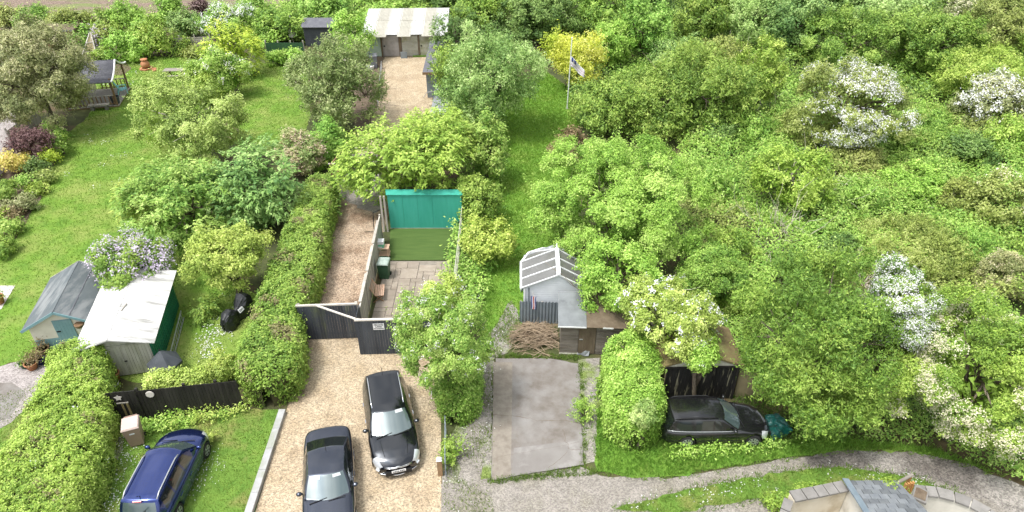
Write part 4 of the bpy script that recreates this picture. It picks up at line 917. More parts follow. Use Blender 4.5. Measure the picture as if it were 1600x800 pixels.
# ---- old black garage behind the black car, ochre wall
t = thing('old_garage', 'old garage with flaking black doors and mossy brown gable roof', 'garage', (6.18, 20.75, 0), R(1.5))
W, D, h, hr, rd = 2.95, 2.3, 1.86, 2.42, 1.5
gable_shell(t, W, D, h, hr, rd, 'ochre_wall')
boards(t, .05, W-.05, -.03, .03, 1.80, .135, 'flaking_black', 'door_plank', .026, True, var=.01)
g_ = MB().add([(0, -.02, h-.04), (W, -.02, h-.04), (rd, -.02, hr-.04), (0, -.001, h-.04), (W, -.001, h-.04), (rd, -.001, hr-.04)], [(0, 1, 2), (0, 3, 4, 1), (1, 4, 5, 2), (2, 5, 3, 0)]).build('gable', 'weathered_white', t)
slope(t, (-.2, -.05, h-.05), (rd, -.05, hr+.03), (rd, D, hr+.03), (-.2, D, h-.05), .06, 'mossy_roof'); slope(t, (rd, -.05, hr+.03), (W+.2, -.05, h-.05), (W+.2, D, h-.05), (rd, D, hr+.03), .06, 'mossy_roof')
MB().box(-.05, W+.05, -.07, -.035, 1.80, 1.88).build('lintel', 'black_stain', t); MB().box(W-.05, W+.03, -.07, .0, 0, 1.80).build('post', 'black_stain', t)
p = P(1146, 622); o = thing('ochre_panel', 'ochre boarded wall panel between black garage and leafy bush', 'wall', (p[0]+.02, p[1]+.1, 0), R(2))
for i in range(3): MB().box(.02+i*.55, .56+i*.55, 0, .05, 0, 1.35-.02*i).build('panel', 'ochre_wall', o)
# ---- teal sacks
p = P(1209, 672); t = thing('tarpaulin_heap', 'crumpled shiny teal tarpaulin heap beside the black estate car', 'tarpaulin', (p[0], p[1], 0), R(-20))
nu, nv = 34, 18; A = np.zeros((nv, nu, 3))
for i in range(nv):
    for j in range(nu):
        ph = i/(nv-1)*math.pi/2; th = 2*math.pi*j/(nu-1); r = math.cos(ph)**.6
        rr = 1+.16*math.sin(3*th+4*ph)+.10*math.sin(7*th-3*ph)+.07*math.sin(11*th+9*ph)
        A[i, j] = (.58*r*math.cos(th)*rr, .42*r*math.sin(th)*rr, .03+.62*math.sin(ph)*(1+.18*math.sin(5*th+6*ph)*math.cos(ph)))
MB().grid(A).build('tarpaulin', 'teal_plastic', t)
MB().tube([(-.6, -.3, .2), (-.2, -.35, .52), (.3, -.2, .58), (.62, .1, .3)], .012, 5).build('cord', 'black_plastic', t)
# ---- low wire gate leaf at the end of the drive
p0, p1 = P(697, 748), P(697, 662); t = thing('low_metal_gate', 'low open grey metal gate leaf at the driveway edge', 'gate', (p0[0], p0[1], 0), math.atan2(p1[1]-p0[1], p1[0]-p0[0])); L = float(np.linalg.norm(p1-p0))*.85
for z in (.12, .5, .88): MB().bar((0, 0, z), (L, 0, z), .03, .04).build('rail', 'grey_corrugated', t)
for i in range(11): MB().bar((i*L/10, 0, .1), (i*L/10, 0, .9), .02, .02).build('upright', 'grey_corrugated', t)
p = P(690, 745); t = thing('gate_stump', 'short dark timber gate post at the driveway corner', 'post', (p[0]-.05, p[1]+.1, 0), R(5)); MB().box(-.09, .09, -.09, .09, 0, .85).build('post', 'brown_timber', t); MB().frustum((-.1, .1, -.1, .1), (-.05, .05, -.05, .05), .85, .92).build('cap', 'white_plastic', t)

# ---- rendered garden wall with coping, slate roof (corner of the cottage garden)
def wall_run(name, label, pts, hgt, mat, wdt=.34, cope=.40):
    base = pts[0]; t = thing(name, label, 'wall', (base[0], base[1], 0)); q = [Vector((x-base[0], y-base[1], 0)) for x, y in pts]
    nrm = []
    for i in range(len(q)):
        d = (q[min(i+1, len(q)-1)]-q[max(i-1, 0)]).normalized(); nrm.append(Vector((-d.y, d.x, 0)))
    A = np.array([[q[i]-nrm[i]*wdt/2*s for i in range(len(q))] for s in (1, 1, -1, -1)]); A[0, :, 2] = 0; A[1, :, 2] = hgt; A[2, :, 2] = hgt; A[3, :, 2] = 0
    m = MB().grid(A); m.add([A[k, 0] for k in range(4)], [(0, 1, 2, 3)]); m.add([A[k, -1] for k in range(4)], [(3, 2, 1, 0)]); m.build('wall', mat, t)
    for i in range(len(q)-1):
        L = (q[i+1]-q[i]).length; k = max(1, round(L/.42))
        for j in range(k):
            a = q[i].lerp(q[i+1], (j+.03)/k); b = q[i].lerp(q[i+1], (j+.95)/k); n0 = nrm[i].lerp(nrm[i+1], j/k); n1 = nrm[i].lerp(nrm[i+1], (j+1)/k)
            z0, z1 = hgt+.004, hgt+.075+random.uniform(-.008, .008); vs = [a-n0*cope/2, b-n1*cope/2, b+n1*cope/2, a+n0*cope/2]
            MB().add([(v.x, v.y, z0) for v in vs]+[(v.x, v.y, z1) for v in vs], [(3, 2, 1, 0), (4, 5, 6, 7), (0, 1, 5, 4), (1, 2, 6, 5), (2, 3, 7, 6), (3, 0, 4, 7)]).build('coping_stone', 'coping_stone', t)
    return t
wall_run('garden_wall', 'cream rendered garden wall with flat stone coping left of slate roof', [tuple(P(u, v, 1.8)[:2]) for u, v in ((1238, 775), (1275, 768), (1322, 758))], 1.72, 'cream_render', .30, .42)
wall_run('curved_wall', 'curved white rendered garden wall with stone coping beside the track', [tuple(P(u, v, 1.8)[:2]) for u, v in ((1432, 765), (1465, 768), (1492, 775), (1518, 785), (1545, 800), (1575, 825))], 1.72, 'white_render', .30, .42)
wall_run('return_wall', 'short cream garden wall running towards the cottage', [tuple(P(u, v, 1.8)[:2]) for u, v in ((1233, 779), (1222, 815))], 1.70, 'cream_render', .26, .3)
t = thing('slate_outbuilding', 'small outbuilding with blue grey slate roof and lead verge', 'outbuilding', (11.15, 12.6, 0), 0)
e0, e1, r0_, r1_ = Vector((.08, 2.62, 1.86)), Vector((1.78, 2.62, 1.86)), Vector((-.15, 0, 2.72)), Vector((1.95, 0, 2.72))
MB().add([(.1, .1, 0), (1.75, .1, 0), (1.75, 2.5, 0), (.1, 2.5, 0), (.1, .1, 2.6), (1.75, .1, 2.6), (1.75, 2.5, 1.82), (.1, 2.5, 1.82)], [(0, 1, 5, 4), (1, 2, 6, 5), (2, 3, 7, 6), (3, 0, 4, 7)]).build('wall', 'white_render', t)
rfo = MB().add([e0, e1, r1_, r0_, e0-Vector((0, 0, .06)), e1-Vector((0, 0, .06)), r1_-Vector((0, 0, .06)), r0_-Vector((0, 0, .06))], [(0, 1, 2, 3), (7, 6, 5, 4), (0, 4, 5, 1), (1, 5, 6, 2), (3, 2, 6, 7), (0, 3, 7, 4)]).build('roof', 'slate', t)
rows = 11
for r in range(rows):
    t0 = r/rows; a = e0.lerp(r0_, t0); b = e1.lerp(r1_, t0); a2 = e0.lerp(r0_, min(1, t0+1.35/rows)); b2 = e1.lerp(r1_, min(1, t0+1.35/rows)); n = 6
    for j in range(n+1):
        f0 = max(0, (j-.5*(r % 2))/n+.006); f1 = min(1, (j+1-.5*(r % 2))/n-.006)
        if f1-f0 < .03: continue
        lo = .028+random.uniform(0, .012); q = [a.lerp(b, f0)+Vector((0, 0, lo)), a.lerp(b, f1)+Vector((0, 0, lo)), a2.lerp(b2, f1)+Vector((0, 0, .012)), a2.lerp(b2, f0)+Vector((0, 0, .012))]
        MB().add(q+[v-Vector((0, 0, .012)) for v in q], [(0, 1, 2, 3), (0, 4, 5, 1), (1, 5, 6, 2), (3, 7, 4, 0)]).build('slate', 'slate', t)
for k in range(3):
    a = e0.lerp(r0_, k/3); b = e0.lerp(r0_, (k+1)/3+.01); MB().bar(a+Vector((-.02, .04, .06+.008*k)), b+Vector((-.02, 0, .06+.008*k)), .20, .05).build('lead_verge', 'lead_flashing', t)
p = P(1414, 772, 1.2); t = thing('timber_stack', 'orange timber frame between slate roof and curved wall', 'timber frame', (p[0], p[1], 0), R(15))
for i in range(4): MB().bar((-.1+.09*i, -.1, .02), (.0+.1*i, .12, 1.6), .05, .09).build('board', 'orange_timber', t)
MB().tube([(-.35, .2, 1.62), (.42, .35, 1.66)], .06, 10).build('top_log', 'table_wood', t); MB().bar((.33, .32, 0), (.33, .32, 1.62), .08, .08).build('post', 'orange_timber', t); MB().bar((-.25, .22, 0), (-.25, .22, 1.6), .08, .08).build('post', 'orange_timber', t)
p = P(1437, 775, 1.8); t = thing('coping_trough', 'stone trough of dark soil set on the curved wall end', 'trough', (p[0], p[1], 1.80), R(-35))
MB().box(-.22, .22, -.28, .28, 0, .09).build('trough', 'coping_stone', t); MB().grid(np.array([[(-.17+.085*i, -.22+.11*j, .092+.04*random.random()) for i in range(5)] for j in range(5)])).build('soil', 'soil', t)

# ---- gazebo on the lawn
t = thing('gazebo', 'open timber gazebo with swept grey felt roof and deck', 'gazebo', (-34.3, 51.0, 0), R(12))
Wz, Dz = 3.8, 3.9
for i in range(20): MB().box(0, Wz, i*.195, i*.195+.185, .10, .15).build('deck_board', 'grey_timber', t)
MB().box(.02, Wz-.02, .02, Dz-.02, 0, .098).build('deck_frame', 'brown_timber', t)
for x in (.08, Wz-.12):
    for y in (.08, Dz-.12): MB().box(x-.06, x+.06, y-.06, y+.06, .15, 2.25).build('post', 'brown_timber', t)
def rail(x0, y0, x1, y1, n):
    MB().bar((x0, y0, .95), (x1, y1, .95), .09, .05).build('handrail', 'pale_timber', t); MB().bar((x0, y0, .3), (x1, y1, .3), .05, .05).build('lower_rail', 'brown_timber', t)
    for i in range(n):
        f = (i+.5)/n; MB().bar((x0+(x1-x0)*f, y0+(y1-y0)*f, .2), (x0+(x1-x0)*f, y0+(y1-y0)*f, .93), .05, .1).build('baluster', 'brown_timber', t)
rail(.1, .08, Wz-.12, .08, 12); rail(1.6, Dz-.12, Wz-.12, Dz-.12, 7)
MB().box(.05, .1, .1, Dz-.1, .15, 2.2).build('back_panel', 'brown_timber', t)
for k in range(4): MB().bar((1.2+.3*k, .1, .3), (1.9+.25*k, .12, 2.1), .03, .03).build('trellis_lath', 'pale_timber', t); MB().bar((2.6-.3*k, .11, .3), (1.9-.25*k, .13, 2.1), .03, .03).build('trellis_lath', 'pale_timber', t)
for sgn in (0, 1):
    A = []
    for k in range(9):
        f = k/8; y = -.35+f*(Dz/2+.35); z = 2.12+.95*f**1.7; y = y if sgn == 0 else Dz-y
        A.append([(-.3, y, z), (Wz+.05, y, z)])
    o = MB().grid(np.array(A)).build('roof', 'dark_felt', t, True); o.modifiers.new('thickness', 'SOLIDIFY').thickness = .05
    MB().tube([Vector(r[1])+Vector((.06, 0, .02)) for r in A], .06, 5).build('bargeboard', 'white_paint', t)
for k in range(3): MB().box(-.3, Wz, .1+.55*k, .13+.55*k, 2.27+.28*k, 2.28+.28*k).build('felt_lap', 'dark_felt', t)
def adirondack(name, label, loc, rot, mat):
    t = thing(name, label, 'chair', loc, rot)
    for i in range(5): MB().bar((-.24+.12*i, .28, .38), (-.24+.12*i, -.18, .30), .10, .025).build('seat_slat', mat, t)
    for i in range(5): MB().bar((-.24+.12*i, -.16, .30), (-.26+.13*i, -.50, 1.02-.03*abs(i-2)), .105, .025).build('back_slat', mat, t)
    for x in (-.33, .33):
        MB().bar((x, .32, .56), (x, -.32, .56), .12, .03).build('armrest', mat, t); MB().bar((x, .28, 0), (x, .28, .55), .09, .06).build('leg', mat, t); MB().bar((x, -.42, 0), (x, -.2, .55), .09, .06).build('leg', mat, t)
    return t
adirondack('garden_chair', 'turquoise slatted garden chair on the gazebo deck', (-31.35, 54.3, .15), R(-60), 'turquoise_plastic')
o = MB().lathe([(.26, 0), (.33, .5), (.35, .5), (.35, .56), (.30, .56), (.29, .45)], 18).build('planter', 'slate_cover', loc=(-30.95, 52.15, .15)); tag(o, 'dark grey round planter tub on the gazebo deck', 'planter')
p = P(157, 172); t = thing('stone_bench', 'low weathered stone bench beside the gazebo deck', 'bench', (p[0], p[1], 0), R(12))
MB().box(-.75, .75, -.2, .2, .40, .48).build('seat', 'grey_timber', t)
for x in (-.5, .5): MB().box(x-.1, x+.1, -.16, .16, 0, .40).build('leg', 'coping_stone', t)
# picnic table
p = P(272, 126); t = thing('picnic_table', 'weathered wooden picnic table standing on the lawn', 'table', (p[0], p[1]+.6, 0), R(4))
for i in range(5): MB().box(-.9, .9, -.36+.148*i, -.225+.148*i, .72, .76).build('top_plank', 'table_wood', t)
for s_ in (-1, 1):
    for k in (0, 1): MB().box(-.9, .9, s_*.68-.13+.135*k, s_*.68-.005+.135*k, .42, .46).build('bench_plank', 'table_wood', t)
for x in (-.65, .65):
    MB().bar((x, -.72, .38), (x, .72, .38), .05, .09).build('cross_bar', 'brown_timber', t)
    for s_ in (-1, 1): MB().bar((x+.04, s_*.62, 0), (x+.04, s_*.26, .71), .05, .09).build('leg', 'brown_timber', t)
# chiminea / fire pit
p = P(229, 108); t = thing('chimenea', 'small terracotta chimenea fire pot on a brick base on the lawn', 'fire pot', (p[0], p[1], 0), 0)
MB().lathe([(.22, .14), (.36, .3), (.38, .5), (.28, .68), (.2, .78), (.3, .86), (.3, .9), (.2, .9)], 18).build('pot', 'terracotta', t, True)
for i in range(8): a = i*math.pi/4; MB().box(-.16, .16, -.1, .1, 0, .13).build('brick', 'terracotta', t, loc=(.42*math.cos(a), .42*math.sin(a), .0), rot=a+math.pi/2)
for i in range(3): MB().box(-.16, .16, -.1, .1, 0, .1).build('brick', 'terracotta', t, loc=(.7+.1*i, -.3-.25*i+.3, 0), rot=.4*i)
# slatted fence at the far end of the lawn
def slat_fence(name, label, a, b, hgt, n, mat, vertical=False, posts=4, bw=.14, pmat_='grey_timber', group=None):
    L = math.hypot(b[0]-a[0], b[1]-a[1]); t = thing(name, label, 'fence', (a[0], a[1], 0), math.atan2(b[1]-a[1], b[0]-a[0]), group)
    boards(t, 0, L, 0, .05, hgt, hgt/n if not vertical else bw, mat, 'slat' if not vertical else 'plank', .025, vertical, gap=.03 if not vertical else .01, var=.012 if vertical else 0)
    for i in range(posts): x = L*i/(posts-1); MB().box(x-.05, x+.05, .03, .13, 0, hgt+.18).build('post', pmat_, t)
    return t
slat_fence('slatted_fence', 'silvery horizontal slat fence behind the round clipped bushes', P(262, 83), P(332, 79), 1.35, 8, 'grey_timber')
slat_fence('dark_green_fence', 'dark green vertical board fence beside the closed parasol', P(420, 97), P(478, 97), 1.75, 1, 'bin_green', True)
slat_fence('bed_fence', 'short pale timber fence at the back of the flower bed', P(20, 225), P(66, 190), 1.0, 1, 'pale_timber', True, 4, .16)
slat_fence('bed_rail', 'weathered low rail fence at the front corner of the flower bed', P(-8, 320), P(2, 258), 1.1, 4, 'grey_timber', False, 3)
a = P(72, 76); t = thing('brown_shed', 'low brown timber shed at the edge of the ploughed field', 'shed', (a[0], a[1], 0), R(4))
MB().box(0, 3.0, .02, 1.2, 0, 1.75).build('wall', 'ochre_wall', t); boards(t, 0, 3.0, -.01, .05, 1.7, .3, 'brown_timber', 'board', .025, True)
slope(t, (-.2, -.3, 1.72), (3.2, -.3, 1.72), (3.2, 1.3, 1.85), (-.2, 1.3, 1.85), .06, 'door_brown'); MB().box(-.2, 3.2, -.34, -.3, 1.66, 1.8).build('fascia', 'dark_felt', t)
a = P(140, 99); t = thing('trellis_frame', 'leaning pale timber trellis frame behind the gazebo', 'trellis', (a[0], a[1], 0), R(20))
for q in (((-.8, 0, 0), (.55, 1.3, 2.3)), ((.7, 0, 0), (.65, 1.3, 2.35)), ((-.75, .05, .05), (.68, .0, .05)), ((-.3, .5, .85), (.68, .5, .9)), ((.1, .9, 1.55), (.68, .9, 1.6)), ((-.1, .3, .1), (.66, 1.2, 2.1))): MB().bar(*q, .09, .06).build('beam', 'pale_timber', t)
MB().add([(-.75, .05, .02), (.68, .05, .02), (.62, 1.3, 2.28), (.52, 1.3, 2.26)], [(0, 1, 2, 3)]).build('panel', 'ochre_wall', t)
p = P(457, 72); t = thing('closed_parasol', 'closed cream parasol behind the dark green board fence', 'parasol', (p[0], p[1]+.5, 0), 0)
MB().lathe([(.34, .75), (.30, 1.4), (.17, 2.5), (.05, 2.75)], 12).build('canopy', 'canvas', t)
for i in range(6): a = i*math.pi/3; MB().bar((.34*math.cos(a), .34*math.sin(a), .75), (.06*math.cos(a), .06*math.sin(a), 2.72), .03, .03).build('fold', 'canvas', t)
MB().tube([(0, 0, 0), (0, 0, 2.85)], .03, 8).build('pole', 'grey_timber', t)
a = P(477, 74); t = thing('felt_shed', 'dark shed with grey felt roof behind the twiggy bush', 'shed', (a[0], a[1]+.3, 0), 0)
MB().box(0, 3.0, .02, 2.4, 0, 1.8).build('wall', 'slate_blue_paint', t); boards(t, 0, 3.0, -.01, .05, 1.78, .18, 'slate_cover', 'board', .025)
slope(t, (-.15, -.25, 1.82), (3.15, -.25, 1.82), (3.15, 1.2, 2.3), (-.15, 1.2, 2.3), .05, 'dark_felt'); slope(t, (-.15, 2.6, 1.82), (3.15, 2.6, 1.82), (3.15, 1.2, 2.3), (-.15, 1.2, 2.3), .05, 'dark_felt')
# flagpole and flag
p = P(886, 170); t = thing('flagpole', 'tall thin white flagpole beside the golden bamboo', 'flagpole', (p[0], p[1], 0), 0)
MB().tube([(0, 0, 0), (.04, 0, 1.5), (.12, 0, 5.45)], [.05, .045, .03], 8).build('pole', 'white_paint', t); MB().lathe([(.01, 0), (.06, .05), (.01, .12)], 8, (.12, 0, 5.45)).build('finial', 'white_paint', t); MB().lathe([(.12, 0), (.12, .05)], 10).build('base', 'grey_timber', t)
fl = thing('flag', 'drooping pale flag with blue canton and pinkish stripes on flagpole', 'flag', (p[0]+.10, p[1], 0), 0)
def flagpt(s_, r): return (.03+s_*1.0, -.06*math.sin(s_*6+r*2), 4.15-s_*1.05-r*.78*(1-.25*s_)+.04*math.sin(s_*7))
rowsF = 6
for i in range(rowsF):
    A = np.array([[flagpt(s_, r) for s_ in np.linspace(0, 1.05, 14)] for r in np.linspace(i/rowsF, (i+1)/rowsF, 3)]); MB().grid(A).build('stripe', 'flag_red' if i in (2, 4) else 'flag_white', fl, True).modifiers.new('thickness', 'SOLIDIFY').thickness = .004
for s0, s1 in ((.03, .17), (.24, .38)):
    A = np.array([[Vector(flagpt(s_, r))-Vector((0, .012, 0)) for s_ in np.linspace(s0, s1, 5)] for r in np.linspace(.02, .42, 5)]); MB().grid(A).build('blue_canton', 'flag_blue', fl, True).modifiers.new('thickness', 'SOLIDIFY').thickness = .008
# pots and paving at the left edge
def pot(label, u, v, r, h, mat, plant_pal=None, z=0.):
    p = P(u, v); t = thing('flower_pot', label, 'flower pot', (p[0], p[1], z), 0)
    MB().lathe([(r*.7, 0), (r*.95, h*.85), (r*1.08, h*.86), (r*1.08, h), (r*.9, h), (r*.85, h*.9)], 16).build('pot', mat, t, True); MB().lathe([(.01, h*.88), (r*.88, h*.9)], 14).build('soil', 'soil', t)
    if plant_pal:
        m = 26; cc = np.array([0, 0, h+r*.5])+rng.normal(0, r*.5, (m, 3)); cc[:, 2] = np.maximum(cc[:, 2], h*.9)
        V, col = cluster_leaves(cc, rand_dir(m), rng.random(m), .085, 8, plant_pal); quads('foliage', V, col, 'leaf', t)
pot('terracotta pot with green plant on the gravel by the shed', 52, 576, .26, .36, 'terracotta', 'brown'); pot('dark green pot with small plant on the gravel by the shed', 41, 574, .2, .3, 'bin_green', 'mid')
pot('glazed blue pot tucked against the clipped hedge', 66, 568, .2, .34, 'glazed_blue', 'brown'); pot('large pot with dead brown grass before the blue shed boards', 70, 552, .26, .32, 'brown_timber', 'brown')
pot('small brown pot between the terracotta and dead grass pots', 57, 562, .17, .26, 'brown_timber', 'olive'); pot('tall rust brown pot at the garage door beside the hedge', 182, 594, .22, .45, 'terracotta', None)
pot('terracotta pot standing on the pale paving at the lawn', 1, 474, .26, .4, 'terracotta', 'mid', .03)
sheet('paving_square', G([(-30, 482), (2, 484), (24, 447), (-14, 447)]), .03, 'paving_pale', 0)

# ================================================================== CARS
def smooth1(xs, ctrl, k=3):
    c = np.array(ctrl); y = np.interp(xs, c[:, 0], c[:, 1])
    for _ in range(k): y = np.convolve(np.pad(y, 1, 'edge'), [.25, .5, .25], 'valid')
    return y
class Part:
    def __init__(s): s.d = {}
    def face(s, name, q): s.d.setdefault(name, MB()).add(q, [(0, 1, 2, 3)])
def weld(o, dist=.0006):
    bm = bmesh.new(); bm.from_mesh(o.data); bmesh.ops.remove_doubles(bm, verts=bm.verts, dist=dist); bmesh.ops.recalc_face_normals(bm, faces=bm.faces); bm.to_mesh(o.data); bm.free()
    o.data.polygons.foreach_set('use_smooth', [True]*len(o.data.polygons))
def car(label, loc, rot, p):
    """+x is the nose.  p: L, W, top (s, z), plan (s, w), gh (x from nose: base front, roof front, roof rear, base rear), zr, belt"""
    t = thing('parked_car', label, 'car', (*loc, 0), rot, 'parked cars'); L, W = p['L'], p['W']
    NS = 120; s = np.linspace(0, 1, NS); x = L/2-s*L
    w = smooth1(s, p['plan'], 2)*W/2; h = smooth1(s, p['top'], 3)
    zb = smooth1(s, [(0, .30), (.04, .2), (.12, .17), (.88, .17), (.96, .24), (1, .34)], 2)
    fr = np.array([(0, 0), (.3, -.004), (.6, -.016), (.78, -.038), (.89, -.075), (.955, -.13), (.985, -.20), (1.0, -.28)])   # fractions over the shoulder
    sec = []
    for i in range(NS):
        top = [(a*w[i], h[i]+d*p.get('shoulder', 1.)) for a, d in fr]; z1 = top[-1][1]; zl = zb[i]
        side = [(w[i]*k, z1+(zl-z1)*q) for q, k in ((.12, 1.004), (.25, 1.006), (.36, 1.0), (.40, .988), (.44, .999), (.55, 1.0), (.66, .998), (.76, .992), (.86, .98), (.94, .95), (1.0, .9))]
        sec.append(top+side+[(0, zl)])
    sec = np.array(sec)      # NS x K x (y, z)
    K = sec.shape[1]; V = np.zeros((NS, K, 3)); V[:, :, 0] = x[:, None]; V[:, :, 1] = sec[:, :, 0]; V[:, :, 2] = sec[:, :, 1]
    fy = (V[:, :, 1]/(W/2))**2
    V[:, :, 0] -= (fy*np.clip(1-s/.16, 0, 1)[:, None])*p.get('bow', .26); V[:, :, 0] += (fy*np.clip(1-(1-s)/.12, 0, 1)[:, None])*p.get('tailbow', .12)
    arch = np.zeros((NS, K), bool); Rw = p.get('Rw', .345)
    for wx in p['wheels']:
        cx = L/2-wx; d = np.hypot(V[:, :, 0]-cx, V[:, :, 2]-.31); a = (d < Rw) & (V[:, :, 1] > W*.38); arch |= a
        V[:, :, 1] = np.where(a, np.minimum(V[:, :, 1], W/2-.19), V[:, :, 1])
    pt = Part()
    def cls(i, j):
        if arch[i, j] and arch[i+1, j] and arch[i, j+1] and arch[i+1, j+1]: return 'arch_liner'
        ss = (s[i]+s[i+1])/2; n = p.get('lamp')
        if n and n[0] < ss+.10*(j-3)*.0 < n[1] and n[2] <= j <= n[3]: return 'headlight'
        n = p.get('tail')
        if n and ss > n[0] and n[1] <= j <= n[2]: return 'tail_lamp'
        n = p.get('sidestrip')
        if n and j == 11 and n[0] < ss < n[1]: return 'rubbing_strip'
        return 'body'
    for sg in (1, -1):
        for i in range(NS-1):
            for j in range(K-1):
                q = [V[i, j], V[i+1, j], V[i+1, j+1], V[i, j+1]]; q = [(a[0], a[1]*sg, a[2]) for a in q]
                c = cls(i, j); c = c+(':r' if sg < 0 else ':l') if c in ('headlight', 'tail_lamp', 'rubbing_strip') else c
                pt.face(c, q if sg > 0 else q[::-1])
    for e, nm in ((0, 'body'), (NS-1, 'body')):
        for sg in (1, -1):
            for j in range(K-1): pt.face(nm, [(V[e, j, 0], V[e, j, 1]*sg, V[e, j, 2]), (V[e, j+1, 0], V[e, j+1, 1]*sg, V[e, j+1, 2]), (V[e, j+1, 0], 0, V[e, j+1, 2]), (V[e, j, 0], 0, V[e, j, 2])])
    # ---- glasshouse
    a0, a1, a2, a3 = p['gh']; zr = p['zr']; NG = 90; xg = np.linspace(a0, a3, NG)
    bz = np.interp(xg, x[::-1]*-1+L/2, h[::-1]) if False else np.interp(xg/L, s, h)-.03
    zc = smooth1(xg, [(a0, np.interp(a0/L, s, h)-.02), (a0+.03, np.interp(a0/L, s, h)), (a1, zr-.045), (a1+.35, zr-.008), ((a1+a2)/2, zr), (a2-.25, zr-.025), (a2, zr-.06), (a3, np.interp(a3/L, s, h)-.02)], 2)
    wb = np.interp(xg/L, s, w)*p.get('wbase', .95); wb = wb*np.interp(xg, [a0, a0+.5, a2, a3], [.93, 1, 1, p.get('rearbase', .93)])
    wr_ = p['wroof']*W/2*np.interp(xg, [a0, a1, a1+.8, a2, a3], [.94, .96, 1, .97, .93])
    hf = np.clip((zc-bz)/(zr-bz.mean()), 0, 1); we = wb+(wr_-wb)*hf; ze = bz+(zc-bz)*.90
    NSD, NT = 9, 12; Gd = np.zeros((NG, NSD+NT+1, 3))
    for k in range(NSD+1):
        f = k/NSD; Gd[:, k, 0] = xg; Gd[:, k, 1] = wb+(we-wb)*(f*.85+.15*f*f*f); Gd[:, k, 2] = bz+(ze-bz)*f
    for k in range(1, NT+1):
        f = k/NT; Gd[:, NSD+k, 0] = xg; Gd[:, NSD+k, 1] = we*(1-f); Gd[:, NSD+k, 2] = ze+(zc-ze)*(1-(1-f)**2.6)
    yy = (Gd[:, :, 1]/(W/2))**2
    Gd[:, :, 0] += yy*(np.interp(xg, [a0, a1, a1+.5], [.34, .22, 0])[:, None]) - yy*(np.interp(xg, [a2-.4, a2, a3], [0, .12, .18])[:, None])
    Gd[:, :, 0] = L/2-Gd[:, :, 0]
    pil = p['pillars']
    for sg in (1, -1):
        for i in range(NG-1):
            xm = (xg[i]+xg[i+1])/2
            for j in range(NSD+NT):
                if j >= NSD:
                    k = j-NSD; ed = k < 1
                    if xm < a1-.02: c = 'pillar' if ed else 'windscreen'
                    elif xm > a2+.03: c = 'pillar' if k < p.get('rearedge', 1) else 'rear_window'
                    else: c = 'roof'
                elif j >= NSD-1 or j < 1: c = 'pillar'
                else:
                    c = 'pillar'
                    fz = (j+.5)/NSD
                    for n, (u0, u1, sl0, sl1) in enumerate(pil):
                        if u0+sl0*fz < xm < u1+sl1*fz: c = 'side_window:%d%s' % (n, 'r' if sg < 0 else 'l')
                q = [Gd[i, j], Gd[i+1, j], Gd[i+1, j+1], Gd[i, j+1]]; q = [(a[0], a[1]*sg, a[2]) for a in q]; pt.face(c, q if sg < 0 else q[::-1])
    mats = dict(body=p['paint'], roof=p.get('roofmat', p['paint']), pillar=p.get('pillarmat', p['paint']), windscreen='windscreen_glass', rear_window=p.get('rearglass', 'window_glass'), side_window='window_glass', headlight='lamp_glass', tail_lamp='red_lens', arch_liner='black_plastic', rubbing_strip='black_plastic')
    for c, mb in pt.d.items():
        nm = c.split(':')[0]; o = mb.build({'pillar': 'window_frame'}.get(nm, nm), mats[nm], t); weld(o)
    # ---- wheels
    for wx in p['wheels']:
        for sg in (1, -1):
            yc = sg*(W/2-.115); wl = MB().lathe([(.19, -.10), (.29, -.105), (.312, -.07), (.312, .07), (.29, .105), (.19, .10)], 28, (L/2-wx, yc, .312), 'y').build('wheel', 'rubber', t, True)
            rm = MB().lathe([(.205, .02), (.205, .098), (.185, .098), (.175, .06), (.02, .06)], 24, (L/2-wx, 0, .312), 'y')
            for k in range(p.get('spokes', 6)):
                a = 2*math.pi*k/p.get('spokes', 6); rm.bar((L/2-wx+.04*math.cos(a), .085, .312+.04*math.sin(a)), (L/2-wx+.19*math.cos(a), .09, .312+.19*math.sin(a)), .03, .06)
            if sg < 0: rm.v = [(a, -b, c) for a, b, c in rm.v]
            rm.v = [(a, b+yc+sg*.004, c) for a, b, c in rm.v]; rm.build('rim', 'alloy', wl)
    # ---- mirrors, rails, wipers, handles, plates
    mx_ = L/2-a0-.42
    for sg in (1, -1):
        A = np.array([[(mx_+.10*math.sin(ph)*math.cos(th)*(1.1 if math.cos(th) > 0 else .5), sg*(W/2+.055)+sg*.105*math.sin(ph)*math.sin(th), np.interp(a0/L, s, h)+.10+.075*math.cos(ph)) for th in np.linspace(0, 2*math.pi, 13)] for ph in np.linspace(.02, math.pi-.02, 9)])
        m = MB().grid(A).build('wing_mirror', p['paint'], t, True); MB().bar((mx_, sg*(W/2-.06), np.interp(a0/L, s, h)+.04), (mx_, sg*(W/2+.03), np.interp(a0/L, s, h)+.09), .06, .035).build('mirror_arm', 'black_plastic', m)
        if p.get('rails'):
            yy_ = p['wroof']*W/2*.93; xs_ = np.linspace(a1+.3, a2-.1, 9)
            MB().tube([(L/2-q, sg*yy_*(1 if 0 < k < 8 else .99), np.interp(q, xg, zc)+(.012 if 0 < k < 8 else -.06)) for k, q in enumerate(xs_)], .024, 6).build('roof_rail', p['rails'], t, True)
        for q in p.get('handles', ()):
            j = int(q/L*NS); MB().bar((L/2-q-.10, sg*(w[j]+.006), h[j]-.30), (L/2-q+.10, sg*(w[j]+.006), h[j]-.29), .03, .03).build('door_handle', p.get('handlemat', p['paint']), t)
        for q in p.get('seams', ()):
            j = int(q/L*NS); mb = MB(); mb.tube([(L/2-q, sg*(V[j, k, 1]+.002), V[j, k, 2]) for k in range(7, K-3)], .007, 4, False); mb.build('door_seam', 'black_plastic', t)
    z0 = np.interp(a0/L, s, h)
